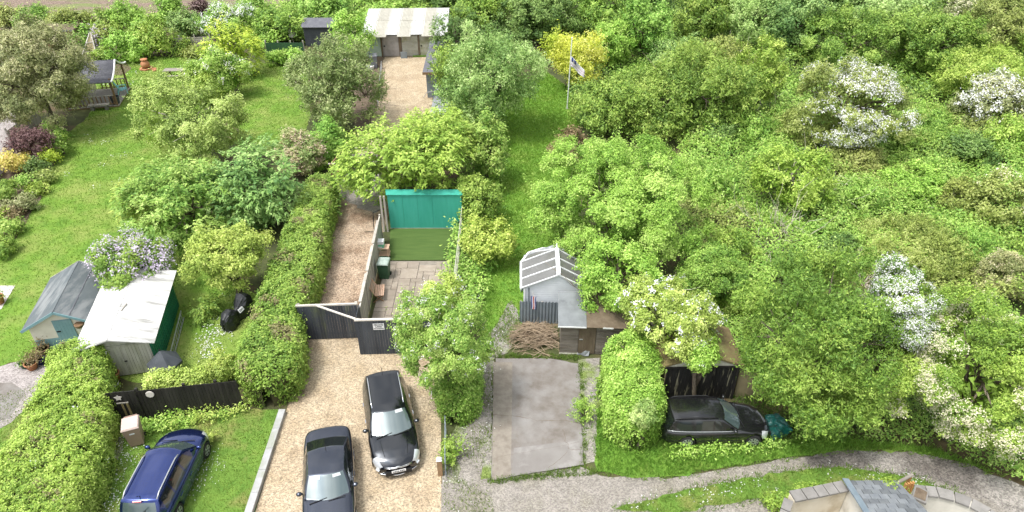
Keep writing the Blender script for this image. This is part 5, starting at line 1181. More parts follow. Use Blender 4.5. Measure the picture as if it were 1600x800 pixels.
    for y0, y1 in ((-.62, -.02), (.02, .60)): MB().bar((L/2-a0+.02, y0, z0+.005), (L/2-a0-.10+.06*abs(y1), y1, z0+.045), .02, .02).build('wiper', 'black_plastic', t)
    for yc in p.get('sunstrips', ()):
        i = int(np.interp(a1-.13, xg, np.arange(NG))); k0, k1 = yc; q = [Gd[i, NSD+k0], Gd[i, NSD+k1], Gd[i+3, NSD+k1], Gd[i+3, NSD+k0]]
        for sg in (1, -1): MB().add([(a[0]+.003, a[1]*sg, a[2]+.012) for a in q], [(0, 1, 2, 3)]).build('windscreen_sticker', 'pale_sticker', t)
    if p.get('aerial'): MB().tube([(L/2-a2+.18, 0, zr-.05), (L/2-a2+.02, 0, zr+.14)], .012, 5).build('aerial', 'black_plastic', t)
    if p.get('waist'):
        for sg in (1, -1): MB().tube([(L/2-q, sg*(np.interp(q/L, s, w)*p.get('wbase', .95)*np.interp(q, [a0, a0+.5, a2, a3], [.93, 1, 1, .93])+.012), np.interp(q/L, s, h)-.01) for q in np.linspace(a0+.35, a3-.15, 12)], .014, 5).build('waist_trim', p['waist'], t, True)
    MB().box(L/2-.10, L/2+.004, -.48, .48, .26, .44).build('grille', 'black_plastic', t)
    if p.get('plate'):
        pl = MB().box(L/2+.006, L/2+.022, -.26, .26, .40, .51).build('number_plate', 'white_plastic', t); mk = MB()
        for k in range(7): mk.box(L/2+.0225, L/2+.025, -.20+.058*k+(.02 if k > 3 else 0), -.165+.058*k+(.02 if k > 3 else 0), .425, .485)
        mk.build('plate_marks', 'ink', pl)
    return t, dict(V=V, h=h, w=w, s=s, L=L, W=W, zc=zc, xg=xg)
# dark grey saloon, nose towards the viewer
PL = [(0, .62), (.012, .74), (.04, .86), (.09, .945), (.16, .985), (.3, 1), (.7, 1), (.82, .985), (.92, .94), (.97, .86), (.99, .76), (1, .66)]
car('dark grey saloon car on the tan gravel, boot towards the gate', (-6.55, 16.22), R(-77.5), dict(L=4.78, W=1.80, plan=PL,
    top=[(0, .56), (.015, .66), (.06, .75), (.14, .84), (.25, .92), (.29, .95), (.5, .96), (.74, .98), (.82, 1.01), (.9, 1.03), (.955, 1.02), (.985, .9), (1, .62)],
    gh=(1.27, 2.05, 3.28, 4.08), zr=1.43, wroof=.70, wheels=(.92, 3.66), paint='paint_grey', pillars=[(1.75, 2.58, .42, 0), (2.66, 3.45, 0, -.12), (3.5, 3.78, -.12, -.4)],
    sunstrips=((3, 8),), aerial=True, handles=(2.45, 3.35), seams=(1.55, 2.62, 3.5), lamp=(.02, .10, 2, 6), tail=(.965, 5, 8), plate=True, rearbase=.9, shoulder=.9))
# black estate with chevron grille
t, d = car('glossy black estate car with silver roof rails and chevron grille on gravel', (-4.78, 19.08), R(-74.5), dict(L=4.80, W=1.84, plan=PL, bow=.34,
    top=[(0, .54), (.015, .64), (.06, .76), (.14, .87), (.24, .95), (.29, .98), (.5, .97), (.75, .98), (.9, 1.0), (.965, 1.0), (.985, .9), (1, .6)],
    gh=(1.26, 2.12, 4.35, 4.74), zr=1.47, wroof=.71, wheels=(.95, 3.75), paint='paint_black', pillars=[(1.8, 2.62, .42, 0), (2.7, 3.5, 0, 0), (3.58, 4.3, 0, -.15)],
    rails='chrome', sunstrips=((3, 8),), aerial=True, handles=(2.5, 3.4), seams=(1.55, 2.66, 3.55), lamp=(.018, .105, 3, 6), tail=(.955, 5, 9), plate=True, handlemat='chrome', Rw=.36))
V, L = d['V'], d['L']
def nose(y, z, off=.012):          # a point just proud of the nose at (y, z)
    i = np.argmin(np.abs(V[:, :, 1]-abs(y))*1.0+np.abs(V[:, :, 2]-z)+.02*np.arange(len(V))[:, None]); i = np.unravel_index(i, V.shape[:2]); q = V[i]
    return (q[0]+off, y, z)
def nx(y): return L/2-.01-.34*(y/.92)**2
for k, dz in enumerate((0, -.055)):
    pts = [(nx(y)+.015-.0*k, y, .655+dz+(.05*(1-abs(y)/.1) if abs(y) < .1 else 0)-.0) for y in (-.50, -.3, -.1, 0, .1, .3, .50)]; MB().tube(pts, .016, 6).build('chevron_grille_bar', 'chrome', t, True)
MB().tube([(nx(y)+.02, y, .30-.06*(1-abs(y)/.75)) for y in np.linspace(-.75, .75, 13)], .016, 6).build('bumper_trim', 'chrome', t, True)
for sg in (1, -1): MB().tube([(nx(.72)-.02, sg*.70, .36), (nx(.8)-.06, sg*.80, .40)], .035, 6).build('fog_lamp', 'lamp_glass', t)
for sg in (1, -1): MB().tube([(L/2-q, sg*z_, y_) for q, z_, y_ in ((1.15, .50, .965), (.8, .47, .915), (.45, .42, .83))], .008, 4).build('bonnet_crease', 'paint_black', t)
# navy people carrier, tail towards the viewer
t, d = car('navy blue people carrier with silver roof rails on the grass', (-12.42, 16.45), R(90), dict(L=4.45, W=1.78, plan=PL, tailbow=.06,
    top=[(0, .55), (.015, .68), (.06, .80), (.13, .91), (.2, .99), (.25, 1.03), (.5, 1.02), (.8, 1.02), (.95, 1.0), (.985, .96), (1, .75)],
    gh=(.98, 1.78, 4.02, 4.40), zr=1.62, wroof=.70, wheels=(.85, 3.55), paint='paint_navy', pillars=[(1.45, 2.35, .5, 0), (2.43, 3.25, 0, 0), (3.33, 4.05, 0, -.18)],
    rails='aluminium', aerial=True, handles=(2.25, 3.1), seams=(1.3, 2.39, 3.3), lamp=(.02, .10, 3, 6), tail=(.955, 5, 10), Rw=.355, rearglass='windscreen_glass', rearedge=2))
MB().tube([(-1.84, -.14, 1.585), (-1.86, .14, 1.585)], .035, 8).build('brake_lamp', 'red_lens', t)
MB().bar((-2.16, 0, 1.14), (-2.04, -.3, 1.36), .03, .03).build('rear_wiper', 'black_plastic', t)
# old black estate among the weeds
t, d = car('old dull black estate car overgrown by tall grass and hedge', (7.86, 19.02), R(1.0), dict(L=4.32, W=1.70, plan=PL,
    top=[(0, .52), (.015, .62), (.06, .72), (.14, .82), (.24, .90), (.29, .93), (.5, .92), (.8, .93), (.95, .94), (.985, .85), (1, .58)],
    gh=(1.20, 1.92, 3.95, 4.28), zr=1.41, wroof=.72, wheels=(.78, 3.32), paint='paint_old_black', pillars=[(1.7, 2.32, .40, 0), (2.40, 3.08, 0, 0), (3.15, 3.9, .15, -.12)],
    rails='black_plastic', handles=(2.25, 3.0), seams=(1.45, 2.36, 3.12), lamp=(.02, .09, 3, 6), sidestrip=(.1, .9), waist='aluminium', spokes=9, Rw=.35))

# ================================================================== HEDGES
hedge('clipped_hedge', 'broad yellow green clipped hedge beside the tan wheeled bin', [(-18.15, 22.75, .8, 2.0), (-17.95, 21.6, 1.05, 2.05), (-17.5, 20.4, 1.2, 1.95), (-16.9, 18.5, 1.45, 1.85), (-16.5, 16.5, 1.75, 1.9), (-16.3, 14.0, 2.0, 1.95), (-16.2, 12.0, 2.0, 1.95)], pal='hedge', bare=.22, blossom=.012)
hedge('long_hedge', 'long clipped hedge with brownish flat top beside the gravel path', [(-11.4, 37.6, .8, 1.75), (-11.15, 34, .95, 1.8), (-10.8, 30, 1.12, 1.85), (-10.6, 26.5, 1.15, 1.9), (-10.52, 24.4, 1.05, 1.95), (-10.2, 22.6, 1.2, 1.95), (-10.0, 21.2, 1.25, 1.95), (-9.95, 20.3, 1.2, 1.9)], pal='mid', bare=.75)
hedge('slab_hedge', 'tall bright green hedge between concrete slab and black car', [(5.0, 22.7, .95, 2.1), (4.85, 20.9, 1.05, 2.25), (4.75, 19.2, 1.05, 2.2), (4.7, 18.0, .9, 1.9)], pal='bright')
hedge('drive_hedge', 'bushy hedge below the white hawthorn at the edge of the driveway', [(-2.55, 23.2, .75, 1.7), (-2.2, 21.5, .9, 1.8), (-2.15, 20.2, .85, 1.6), (-2.3, 19.3, .6, 1.2)], pal='fresh')
hedge('fence_top_hedge', 'low lime green hedge growing over the black boarded fence', [(-14.75, 20.45, .32, 1.55), (-13.6, 20.65, .34, 1.62), (-12.3, 20.85, .34, 1.58)], pal='lime')

# ================================================================== TREES AND BUSHES
T = plant
WB = ((.88, .88, .86), (.80, .80, .78)); CB = ((.82, .77, .56), (.70, .67, .45)); LB = ((.74, .65, .77), (.60, .52, .65))
# left garden
T('round_tree', 'large grey green round tree with cream young tips beside the gazebo', 'tree', 56, 118, 90, 82, 'greygreen', clear=.5, rough=.19, lobes=44, blossom=.10, bcol=((.50, .48, .30), (.42, .41, .24)))
T('loose_tree', 'loose yellow green tree between the lawn and the back lawn', 'tree', 298, 190, 88, 74, 'loose', clear=.4, dens=.9, rough=.3, trunk='pale_bark')
T('conifer', 'mid green feathery cypress behind the yellow green young tree', 'tree', 290, 322, 98, 70, 'fresh', 'frond', kl=.0038, dens=1.15)
T('conifer', 'blue green drooping conifer beside the long clipped hedge', 'tree', 400, 292, 68, 66, 'bluegreen', 'frond', kl=.0038, dens=1.15)
T('conifer', 'small yellowish cypress at the lawn edge beside the feathery cypress', 'tree', 222, 318, 30, 40, 'lime', 'frond', kl=.0033)
T('lilac_bush', 'lilac bush in pale purple bloom behind the white roofed garage', 'bush', 197, 410, 58, 46, 'mid', bsize=.85, blossom=.8, bcol=LB, clear=1.0, bsc=1.1)
T('young_tree', 'pale yellow green young tree beside the green garage', 'tree', 358, 402, 68, 58, 'lime', clear=.7, kl=.0033)
T('pink_bush', 'bush with pink young leaves beside the back lawn', 'bush', 466, 240, 38, 36, 'pink')
T('ivy_bush', 'dense green bush between the pink bush and wooden gate', 'bush', 508, 222, 34, 38, 'fresh')
T('twiggy_bush', 'large grey green twiggy bush beside the gravel yard', 'bush', 526, 130, 62, 70, 'sage', 'spray', blossom=.03, bcol=CB, dens=.9)
T('round_bush', 'round clipped light green bush at the end of the lawn', 'bush', 200, 74, 31, 21, 'bright', rough=.08, lobes=30)
T('yellow_bush', 'yellow topped bush between the round bush and slat fence', 'bush', 243, 63, 26, 26, 'gold')
T('golden_conifer', 'upright golden yellow conifer beside the white blossom tree', 'tree', 361, 80, 36, 42, 'yellow', 'frond', rough=.15)
T('blossom_tree', 'white blossom tree at the edge of the ploughed field', 'tree', 357, 36, 38, 28, 'fresh', blossom=.65, bcol=WB)
T('flowering_bush', 'green bush with white flowers below the golden conifer', 'bush', 345, 116, 42, 40, 'fresh', blossom=.14, bcol=WB)
T('lime_bush', 'lime green bush beside the picnic table', 'bush', 322, 136, 32, 28, 'lime')
for n, (u, v, a, b, pl, lb) in enumerate([(62, 34, 34, 20, 'mid', 'green field edge bush behind the brown shed'), (105, 38, 34, 22, 'olive', 'olive field edge bush beside the brown shed'),
    (165, 40, 24, 22, 'mid', 'green bush behind the leaning trellis frame'), (197, 30, 28, 28, 'bright', 'tall bright green bush behind the round clipped bush'), (228, 40, 20, 18, 'bright', 'small bright bush behind the yellow topped bush'),
    (266, 16, 26, 24, 'bright', 'bright green bush standing against the ploughed field'), (292, 40, 32, 22, 'bluegreen', 'bluish green bush beside the slatted fence'), (313, 12, 11, 13, 'purple', 'small dark purple leaved bush at the ploughed field'),
    (442, 42, 46, 30, 'mid', 'broad green bush behind the closed parasol'), (505, 18, 52, 26, 'fresh', 'broad hedge bush behind the felt roofed shed'), (552, 62, 28, 48, 'bright', 'tall bright green bush beside the lock up garages'), (398, 20, 30, 24, 'fresh', 'bright hedge bush beside the white blossom tree'),
    (604, 6, 58, 13, 'mid', 'low hedge bush behind the corrugated garage roof'), (432, 90, 16, 13, 'bright', 'small round bush in front of the dark green fence'), (458, 92, 12, 13, 'bright', 'small bush beside the dark green fence end'),
    (20, 28, 30, 14, 'olive', 'low olive bush at the ploughed field corner'), (150, 92, 18, 9, 'lime', 'low lime bush behind the gazebo roof'), (168, 88, 9, 8, 'mid', 'tiny dark bush at the foot of the trellis frame'), (120, 62, 20, 14, 'fresh', 'bushy climber between brown shed and trellis'),
    (280, 75, 16, 12, 'mid', 'small green bush in front of the slatted fence'), (300, 82, 12, 8, 'olive', 'tiny shrub at the slatted fence post')]):
    T('garden_bush', lb, 'bush', u, v+1, a*.92, b*.84, pl)
T('clematis', 'mauve flowered climber above the leaning trellis frame', 'climber', 158, 54, 20, 11, 'olive', blossom=.6, bcol=((.55, .48, .56), (.45, .38, .46)))
# flower bed
T('smoke_bush', 'dark purple smoke bush in the flower bed', 'bush', 46, 232, 25, 27, 'purple', 'spray')
T('amber_bush', 'amber and yellow leaved bush at the bed corner', 'bush', 23, 252, 18, 19, 'amber')
T('golden_bush', 'small golden bush beside the purple smoke bush', 'bush', 78, 242, 14, 14, 'yellow')
for u, v, a, b, pl, lb in [(95, 225, 16, 18, 'mid', 'green leafy plant with pale leaf at bed end'), (85, 205, 14, 12, 'fresh', 'small fresh plant under the round grey tree'), (58, 262, 12, 12, 'dark', 'dark green plant behind the golden bush'), (70, 278, 10, 8, 'olive', 'low olive plant at the bed curve'),
    (45, 290, 14, 11, 'fresh', 'fresh green plant in the middle of the flower bed'), (60, 298, 9, 7, 'lime', 'small lime plant at the bed curve'), (30, 320, 16, 13, 'greygreen', 'grey green plant in the flower bed'), (46, 322, 9, 7, 'pink', 'small pinkish plant at the bed edge'),
    (8, 300, 16, 16, 'mid', 'green plant behind the weathered low rail fence'), (5, 340, 12, 10, 'lime', 'lime leaved plant at the lower bed'), (14, 355, 20, 15, 'fresh', 'leafy green plant at the lower end of the bed'), (0, 385, 22, 16, 'mid', 'dark leafy plant at the lawn corner'), (22, 335, 9, 8, 'brown', 'small brown plant in the lower bed')]:
    T('bed_plant', lb, 'plant', u, v, a, b, pl)
T('fern', 'small bright fern beside the ladder', 'fern', 318, 482, 18, 15, 'mid', 'frond')
T('fence_shrub', 'pale green shrub behind the black boarded fence end', 'bush', 335, 577, 32, 25, 'lime', clear=.3)
# middle
T('cypress', 'spreading golden green cypress over the teal store building', 'tree', 644, 246, 100, 66, 'gold', 'frond', clear=.8, kl=.0038, dens=1.35, rough=.25, tr=.16)
T('willow', 'large silvery green willow beside the gravel yard', 'tree', 772, 122, 74, 84, 'willow', 'spray', clear=.4)
T('dark_conifer', 'dark green conifer overhanging the summer shed roof', 'tree', 712, 62, 32, 48, 'dark', 'frond', clear=.5)
T('overhanging_tree', 'green tree spray overhanging the summer shed', 'tree', 705, 115, 24, 34, 'mid', 'spray', clear=1.0)
T('yellow_green_bush', 'yellow green bush between the cypress and willow', 'bush', 715, 190, 34, 26, 'gold', 'spray')
T('ivy_thicket', 'tall green thicket behind the golden cypress', 'bush', 762, 235, 34, 58, 'fresh')
T('side_bush', 'green bush beside the teal store wall', 'bush', 748, 318, 30, 38, 'mid')
T('pale_bush', 'pale leaved bush beside the artificial lawn', 'bush', 762, 378, 38, 42, 'lime', dens=.8)
T('hawthorn', 'hawthorn tree with scattered white blossom in front of the sign fence', 'tree', 697, 532, 75, 102, 'fresh', clear=.9, blossom=.08, bcol=WB, bsc=.6, tr=.12)
T('patio_tree_tip', 'slim blossoming young tree at the patio corner', 'tree', 690, 465, 26, 40, 'lime', clear=1.6, blossom=.12, bcol=WB)
T('small_shrub', 'small shrub in gravel beside the low metal gate', 'bush', 712, 706, 14, 16, 'bright', 'spray')
# wood on the right: far row
far = [(752, 22, 46, 34, 'mid', 'broad green tree behind the dark conifer'), (845, 22, 66, 44, 'dark', 'dark green tree behind the golden bamboo'), (925, 14, 52, 36, 'mid', 'green tree at the wood edge behind the bamboo'),
 (1008, 48, 44, 52, 'fresh', 'pale green upright bush behind the bramble bank'), (955, 72, 42, 34, 'bright', 'bright bramble covered bush beside the bamboo'), (1098, 26, 52, 44, 'mid', 'green tree at the wood edge with bare twig top'), (1058, 92, 44, 34, 'bluegreen', 'bluish climber covered bush in the wood'),
 (1168, 24, 56, 46, 'willow', 'grey green tree between darker trees of the wood'), (1245, 36, 52, 50, 'bluegreen', 'blue green tree behind the yellow topped tree'), (1330, 66, 88, 46, 'mid', 'wide green tree behind the big white hawthorn'), (1395, 20, 60, 38, 'willow', 'silvery green tree at the edge of the wood'),
 (1455, 66, 62, 52, 'mid', 'green tree beside the small whitish hawthorn'), (1570, 36, 58, 48, 'olive', 'olive tree at the corner of the wood'), (1132, 92, 46, 34, 'olive', 'olive bush below the grey green wood tree'), (1680, 60, 70, 60, 'mid', 'green tree beyond the olive corner tree'),
 (1320, 8, 60, 26, 'dark', 'dark tree at the back of the wood'), (1010, -6, 50, 24, 'dark', 'dark far tree behind the pale upright bush'), (1480, 0, 60, 26, 'mid', 'far green tree behind the whitish hawthorn'), (700, 4, 40, 20, 'dark', 'dark far tree behind the lock up garages'), (1230, -8, 60, 24, 'mid', 'far green tree behind the blue green tree')]
for u, v, a, b, pl, lb in far: T('wood_tree', lb, 'tree', u, v, a, b, pl, clear=.3, kl=.0029)
T('golden_bamboo', 'clump of golden yellow bamboo behind the flagpole', 'bamboo', 905, 98, 40, 44, 'bamboo', 'spray')
T('bamboo_shoot', 'yellow green bamboo clump beside the willow', 'bamboo', 868, 72, 16, 28, 'yellow', 'spray')
T('whitish_hawthorn', 'small whitish hawthorn high in the wood', 'tree', 1502, 34, 38, 36, 'greygreen', blossom=.38, bcol=CB)
T('olive_thicket', 'wide olive green bush below the bramble bank', 'bush', 1082, 148, 104, 64, 'mid', 'spray')
T('strip_bush', 'green bush beside the flagpole at the grass strip', 'bush', 948, 172, 58, 46, 'mid')
T('brown_bush', 'small brownish bush at the grass strip edge', 'bush', 893, 228, 20, 24, 'brown')
T('yellow_top_tree', 'tall narrow tree with yellow crown in the wood', 'tree', 1192, 112, 36, 62, 'gold', clear=.8)
T('white_hawthorn', 'large round hawthorn covered with white blossom', 'tree', 1322, 166, 94, 76, 'olive', bsize=.72, blossom=.6, bcol=WB, clear=.4, bsc=1.2)
T('yellow_green_bush', 'yellow green broad bush right of the white hawthorn', 'bush', 1532, 122, 72, 46, 'gold')
T('grey_hawthorn', 'hawthorn with greyish white blossom at the wood corner', 'tree', 1562, 168, 62, 40, 'greygreen', bsize=.75, blossom=.6, bcol=WB)
T('olive_bush', 'olive yellow bush below the greyish hawthorn', 'bush', 1578, 214, 36, 40, 'gold')
T('gnarled_tree', 'gnarled tree with yellow tufts above the brambles', 'tree', 1240, 272, 60, 48, 'gold', clear=1.0, dens=.8, trunk='pale_bark')
T('feathery_bush', 'low feathery olive bush in the brambles', 'bush', 1425, 398, 88, 42, 'olive', 'spray', rough=.1)
T('cream_bush', 'bush with cream flower clusters at the bramble edge', 'bush', 1562, 320, 46, 44, 'olive', blossom=.25, bcol=CB)
T('grey_bush', 'greyish leaved bush beside the cream hawthorn', 'bush', 1568, 430, 42, 40, 'greygreen', blossom=.12, bcol=CB)
# near right
T('maple_tree', 'big bright green spreading tree beside the white cabin', 'tree', 962, 312, 146, 104, 'bright', clear=.8, kl=.0031, dens=1.15, rough=.12, lobes=70, tr=.2)
T('many_stemmed_tree', 'green many stemmed tree over the old timber shed', 'tree', 965, 436, 78, 68, 'bright', clear=1.2, tr=.14)
T('dark_holly', 'dark green bush behind the elder tree', 'bush', 1108, 440, 56, 56, 'mid')
T('elder_tree', 'elder tree with flat white flower heads above the mossy garage', 'tree', 1050, 494, 78, 62, 'lime', clear=1.9, blossom=.10, bcol=WB, bsize=1.2, tr=.12)
T('elder_branch', 'leafy elder branch hanging over the mossy garage roof', 'tree', 1098, 552, 28, 26, 'bright', clear=2.0, blossom=.03, bcol=WB)
T('bright_shrub', 'bright green shrub growing out of the slab hedge top', 'bush', 990, 560, 46, 44, 'bright', clear=.9)
T('pale_shrub', 'pale leaved shrub on the side of the slab hedge', 'bush', 1005, 650, 15, 22, 'willow', clear=1.2)
T('willow_bush', 'huge green willow bush beside the teal tarpaulin', 'tree', 1276, 540, 126, 138, 'mid', 'spray', clear=.3, kl=.0033, dens=1.15, rough=.34, tr=.2)
T('white_blossom_bush', 'pure white blossom bush squeezed between willow bush and cream hawthorn', 'tree', 1408, 482, 52, 84, 'mid', blossom=.85, bcol=WB, clear=3.2, bsc=.9, rough=.3, bsize=.8)
T('cream_hawthorn', 'big hawthorn with drooping cream blossom over the track', 'tree', 1535, 580, 114, 142, 'hedge', clear=.3, bsize=.85, blossom=.66, bcol=CB, dens=1.1, bsc=.8, tr=.2)
T('wall_shrub', 'yellow green shrub beside the slate roof', 'bush', 1394, 764, 15, 15, 'gold', clear=1.4)
T('wall_hedge', 'low rounded shrub outside the cream garden wall', 'bush', 1262, 780, 34, 20, 'hedge')
T('wall_plant', 'small shrub at the corner of the cream garden wall', 'bush', 1222, 790, 20, 18, 'hedge')
T('slab_weed', 'leafy weed growing beside the concrete slab', 'plant', 936, 610, 12, 13, 'mid')
T('slab_plant', 'small bright weed in the gap beside the concrete slab', 'plant', 914, 645, 10, 15, 'bright', 'spray')
T('leaf_plant', 'broad leaved pale plant at the front wheel of the navy car', 'plant', 328, 680, 9, 12, 'lime')
# scrub standing out of the brambles: look-alikes
for i, (u, v, a, b, lb) in enumerate([(1120, 215, 34, 24, 'dark green scrub bush between the olive thicket and gnarled tree'), (1180, 205, 30, 24, 'fresh scrub bush below the tall yellow crowned tree'), (1250, 215, 30, 22, 'bright scrub bush left of the foot of the white hawthorn'),
    (1330, 248, 44, 26, 'olive scrub bush directly below the large white hawthorn'), (1395, 215, 34, 24, 'fresh scrub bush under the white hawthorn side'), (1450, 205, 40, 28, 'mid green scrub bush between the two white hawthorns'), (1510, 235, 40, 28, 'green scrub bush below the greyish hawthorn'),
    (1340, 320, 42, 28, 'fresh scrub bush right of the pale bare twigs'), (1430, 290, 48, 30, 'bright scrub bush in the middle of the bramble clearing'), (1500, 310, 40, 30, 'olive scrub bush beside the cream clustered bush'), (1130, 300, 34, 28, 'mid green scrub bush touching the big bright tree'),
    (1140, 390, 36, 30, 'dark scrub bush between the big bright tree and dead twigs'), (1310, 400, 40, 28, 'fresh scrub bush above the huge willow bush'), (1500, 390, 40, 28, 'green scrub bush right of the feathery olive bush'), (1150, 460, 36, 30, 'pale scrub bush between the holly and willow bush'), (1360, 365, 30, 20, 'small olive scrub bush above the feathery bush')]):
    T('scrub_bush', lb, 'bush', u, v, a, b, ['dark', 'fresh', 'bright', 'olive', 'fresh', 'mid'][i % 6], ['leaf', 'spray', 'leaf'][i % 3], rough=.5, group='scrub bushes of the clearing')
# bare twigs
def dead(label, u, v, n, L, z=0., mat='pale_bark', r0=.03, sp=.9):
    p = P(u, v); t = thing('dead_shrub', label, 'dead bush', (p[0], p[1], 0), 0); twigs(n, L, sp, mat, 'branches', t, r0=r0)
dead('dead grey bush with pale bare twigs in the brambles', 1205, 388, 60, 3.3, r0=.026, sp=.9); dead('pale bare twigs below the gnarled tree', 1262, 318, 30, 3.2, r0=.026, sp=.9); dead('bare brown twigs beside the gravel yard', 572, 150, 36, 3.2, mat='bark', r0=.025, sp=.6)
dead('bare pale twigs left of the yellow crowned tree', 1135, 130, 18, 3.6, r0=.035); dead('bare twigs at the foot of the yellow crowned tree', 1205, 195, 14, 3.2, r0=.03)
dead('thin dead stems among the big bright tree and cabin', 955, 505, 22, 3.2, mat='brush_wood', r0=.03, sp=.55); dead('pale bare twigs between elder and slab hedge', 1028, 530, 16, 2.8, mat='pale_bark', r0=.03, sp=.7)
dead('bare twigs rising in front of the dark far tree', 885, 60, 14, 3.5, mat='bark', r0=.03); dead('dead twigs at the right end of the bramble bank', 1470, 330, 16, 2.0, mat='pale_bark', r0=.022); dead('grey dead stems beside the feathery olive bush', 1350, 445, 14, 2.4, mat='pale_bark', r0=.022)

# ================================================================== BRAMBLES, GRASS, WEEDS, DAISIES
def mass(name, label, poly, hfun, lf_k, pals, dens, cat):
    a = np.array(poly); bb = np.prod(a.max(0)-a.min(0)); D = a[:, 1].mean()*ct+CAM_H*st; lf = max(.09, lf_k*D); per = 12
    q = scatter(poly, int(bb*dens*2.0/(lf*lf*.33)/per)); z = hfun(q[:, 0], q[:, 1]); e = .25
    gx = (hfun(q[:, 0]+e, q[:, 1])-hfun(q[:, 0]-e, q[:, 1]))/(2*e); gy = (hfun(q[:, 0], q[:, 1]+e)-hfun(q[:, 0], q[:, 1]-e))/(2*e)
    out = unit(np.stack([-gx, -gy, np.ones(len(q))], 1)); pos = np.concatenate([q, (z*rng.uniform(.72, 1.0, len(q)))[:, None]+.04], 1)
    sel = (np.sin(q[:, 0]*.55+2)+np.sin(q[:, 1]*.5+q[:, 0]*.3)+rng.normal(0, .55, len(q))); Vs, Cs = [], []
    k = len(pals); idx = np.clip(((sel+2)/4*k).astype(int), 0, k-1)
    for i, pl in enumerate(pals):
        m = idx == i
        if m.sum(): V, c = cluster_leaves(pos[m], out[m], np.clip(rng.normal(.45, .25, m.sum()), 0, 1), lf, per, pl); Vs.append(V); Cs.append(c)
    o = quads(name, np.concatenate(Vs), np.concatenate(Cs), 'leaf'); tag(o, label, cat, None, 'stuff')
def mound(x, y): return .45+1.15*np.abs(np.sin(x*.62+1.3*np.sin(y*.37))*np.sin(y*.55+.8*np.sin(x*.41)))+.38*np.abs(np.sin(x*1.7+y*.8)*np.sin(y*1.5-x*.4))+.18*np.sin(x*3.9+y*2.2)*np.sin(y*4.3)
mass('bramble_thicket', 'bramble thicket filling the clearing of the wood', G([(1060, 200), (1180, 175), (1420, 175), (1600, 200), (1720, 260), (1720, 520), (1450, 480), (1290, 420), (1180, 470), (1060, 480), (1060, 330)]), mound, .0031, ['mid', 'fresh', 'fresh', 'bright', 'olive'], .95, 'brambles')
mass('wood_undergrowth', 'low green undergrowth between the trees of the wood', G([(900, 200), (880, 60), (700, -20), (1900, -30), (1900, 220), (1600, 210), (1420, 180), (1180, 180), (1060, 205), (1000, 240)]), lambda x, y: .8*mound(x, y), .0033, ['dark', 'mid', 'fresh'], .8, 'undergrowth')
mass('near_undergrowth', 'leafy undergrowth below the near trees beside the track', G([(1245, 690), (1215, 600), (1100, 520), (1100, 470), (1500, 480), (1750, 560), (1750, 830), (1640, 784), (1560, 748), (1500, 720), (1450, 700), (1360, 690)]), lambda x, y: .45*mound(x, y), .0035, ['mid', 'fresh'], .7, 'undergrowth')
mass('ivy_ground', 'ivy and weeds along the field edge hedge', G([(380, 60), (420, 20), (560, 0), (720, -10), (720, 40), (560, 60), (470, 70), (400, 90)]), lambda x, y: .9*mound(x, y), .0033, ['mid', 'bright'], .8, 'undergrowth')
mass('side_undergrowth', 'weeds between the grass strip and the thicket', G([(690, 470), (720, 300), (700, 140), (780, 140), (790, 240), (780, 330), (765, 440), (745, 520)]), lambda x, y: .5*mound(x, y), .0035, ['mid', 'fresh'], .7, 'weeds')
mass('path_ivy', 'variegated ivy on the fence beside the gravel path gate', G([(516, 345), (524, 292), (532, 290), (534, 320), (526, 360)]), lambda x, y: 1.0+0*x, .004, ['dark', 'mid'], 1.2, 'ivy')
mass('fence_weeds', 'weeds growing along the foot of the black boarded fence', G([(200, 668), (240, 652), (300, 640), (380, 625), (395, 640), (330, 662), (270, 672), (225, 690)]), lambda x, y: .22+.12*np.sin(x*4), .0031, ['fresh', 'bright', 'lime'], .7, 'weeds')
mass('bank_weeds', 'leafy weeds along the near side of the old black car', G([(1045, 700), (1100, 688), (1180, 690), (1215, 690), (1230, 700), (1150, 712), (1050, 722)]), lambda x, y: .15+.07*np.sin(x*5), .0031, ['bright', 'fresh'], .8, 'weeds')
GR = ((.10, .225, .024), (.22, .36, .055))
blades('tall_bank_grass', 'tall bright grass on the bank below the old black car', [BANK], 330, .26, .016, ((.12, .27, .028), (.26, .44, .07)))
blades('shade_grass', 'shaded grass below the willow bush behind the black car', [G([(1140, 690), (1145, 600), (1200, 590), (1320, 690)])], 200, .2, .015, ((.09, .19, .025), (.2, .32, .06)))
blades('strip_grass', 'unmown bright grass of the long strip behind the cabin', [STRIP], 230, .12, .016, ((.15, .30, .03), (.29, .46, .07)))
blades('verge_grass', 'short verge grass between the two track lanes', [VERGE], 420, .11, .014, ((.12, .22, .028), (.25, .34, .07)))
blades('margin_grass', 'patchy grass growing through the gravel margin', [SIDE], 330, .12, .014, ((.14, .22, .035), (.26, .33, .09)), patchy=.85)
blades('parking_grass', 'thin mown grass of the parking lawn', [PARK_LAWN], 260, .055, .016, ((.14, .24, .03), (.27, .36, .07)), z=.01)
blades('lawn_blades', 'mown grass of the big lawn', [LAWN], 95, .06, .015, ((.14, .25, .028), (.24, .355, .055)), z=.01)
blades('back_lawn_blades', 'mown grass of the back lawn', [BACK_LAWN], 80, .07, .013, ((.16, .27, .03), (.25, .365, .06)), z=.01)
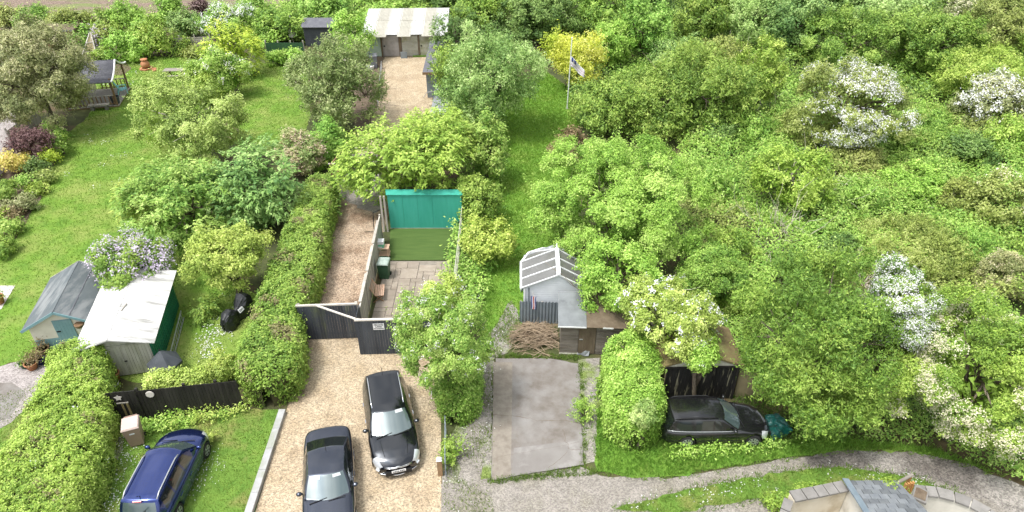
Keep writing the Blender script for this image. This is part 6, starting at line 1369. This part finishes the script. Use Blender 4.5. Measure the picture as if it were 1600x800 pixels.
edges = [[(x-.09, y-.09), (x+.09, y-.09), (x+.09, y+.09), (x-.09, y+.09)] for x, y in ragged(G([(768, 754), (840, 744), (911, 731), (930, 740), (770, 752)]), .05, .12)+ragged(G([(912, 728), (910, 650), (904, 585), (905, 570), (915, 640)]), .05, .25)+ragged(G([(775, 558), (905, 560), (800, 557)]), .07, .2)]
blades('slab_edge_grass', 'grass tufts growing along the edges of the concrete slab', edges, 900, .13, .013, ((.12, .22, .03), (.26, .36, .08)))
edges2 = [[(x-.14, y-.14), (x+.14, y-.14), (x+.14, y+.14), (x-.14, y+.14)] for x, y in ragged(BANK, .08, .22)+ragged(VERGE, .07, .22)]
blades('ragged_edge_grass', 'ragged grass edges spilling onto the gravel track', edges2, 260, .15, .014, ((.13, .24, .03), (.25, .37, .075)))
def daisies(label, polys, n, sz, col=(.80, .80, .76)):
    Q = []
    for p in polys:
        q = scatter(p, n//6+8)[:n//9+2]; Q.append(np.concatenate([q+rng.normal(0, .22, q.shape) for _ in range(9)]))
    q = np.concatenate(Q); m = len(q); D = q[:, 1]*ct+CAM_H*st; L = sz*D/24*rng.uniform(.5, 1.2, m); pos = np.concatenate([q, rng.uniform(.05, .10, (m, 1))], 1)
    o = quads('daisies', leafquads(pos, np.array([0, 0, 1.])+rng.normal(0, .25, (m, 3)), rand_dir(m), L, L, .02), np.array(col)*rng.uniform(.85, 1.05, (m, 1)), 'petal'); tag(o, label, 'daisies', None, 'stuff')
daisies('white daisies scattered over the big lawn', [LAWN], 420, .036)
daisies('white daisies in the grass beside the navy car', [G([(130, 740), (165, 690), (205, 680), (215, 720), (180, 800), (120, 800)])], 420, .045)
daisies('white daisies right of the navy car', [G([(300, 720), (330, 690), (355, 690), (330, 780), (290, 800)])], 120, .04)
daisies('white daisies in the track verge', [VERGE], 260, .05)
daisies('white daisies in the weedy gravel margin', [SIDE], 160, .05)
daisies('white flowers in the grass beside the covered motorbike', [G([(310, 540), (325, 500), (365, 480), (360, 520), (330, 570)])], 300, .05)
daisies('yellow flowers at the corner of the clipped hedge', [G([(112, 800), (120, 785), (128, 790), (122, 803)])], 40, .05, (.7, .6, .04))
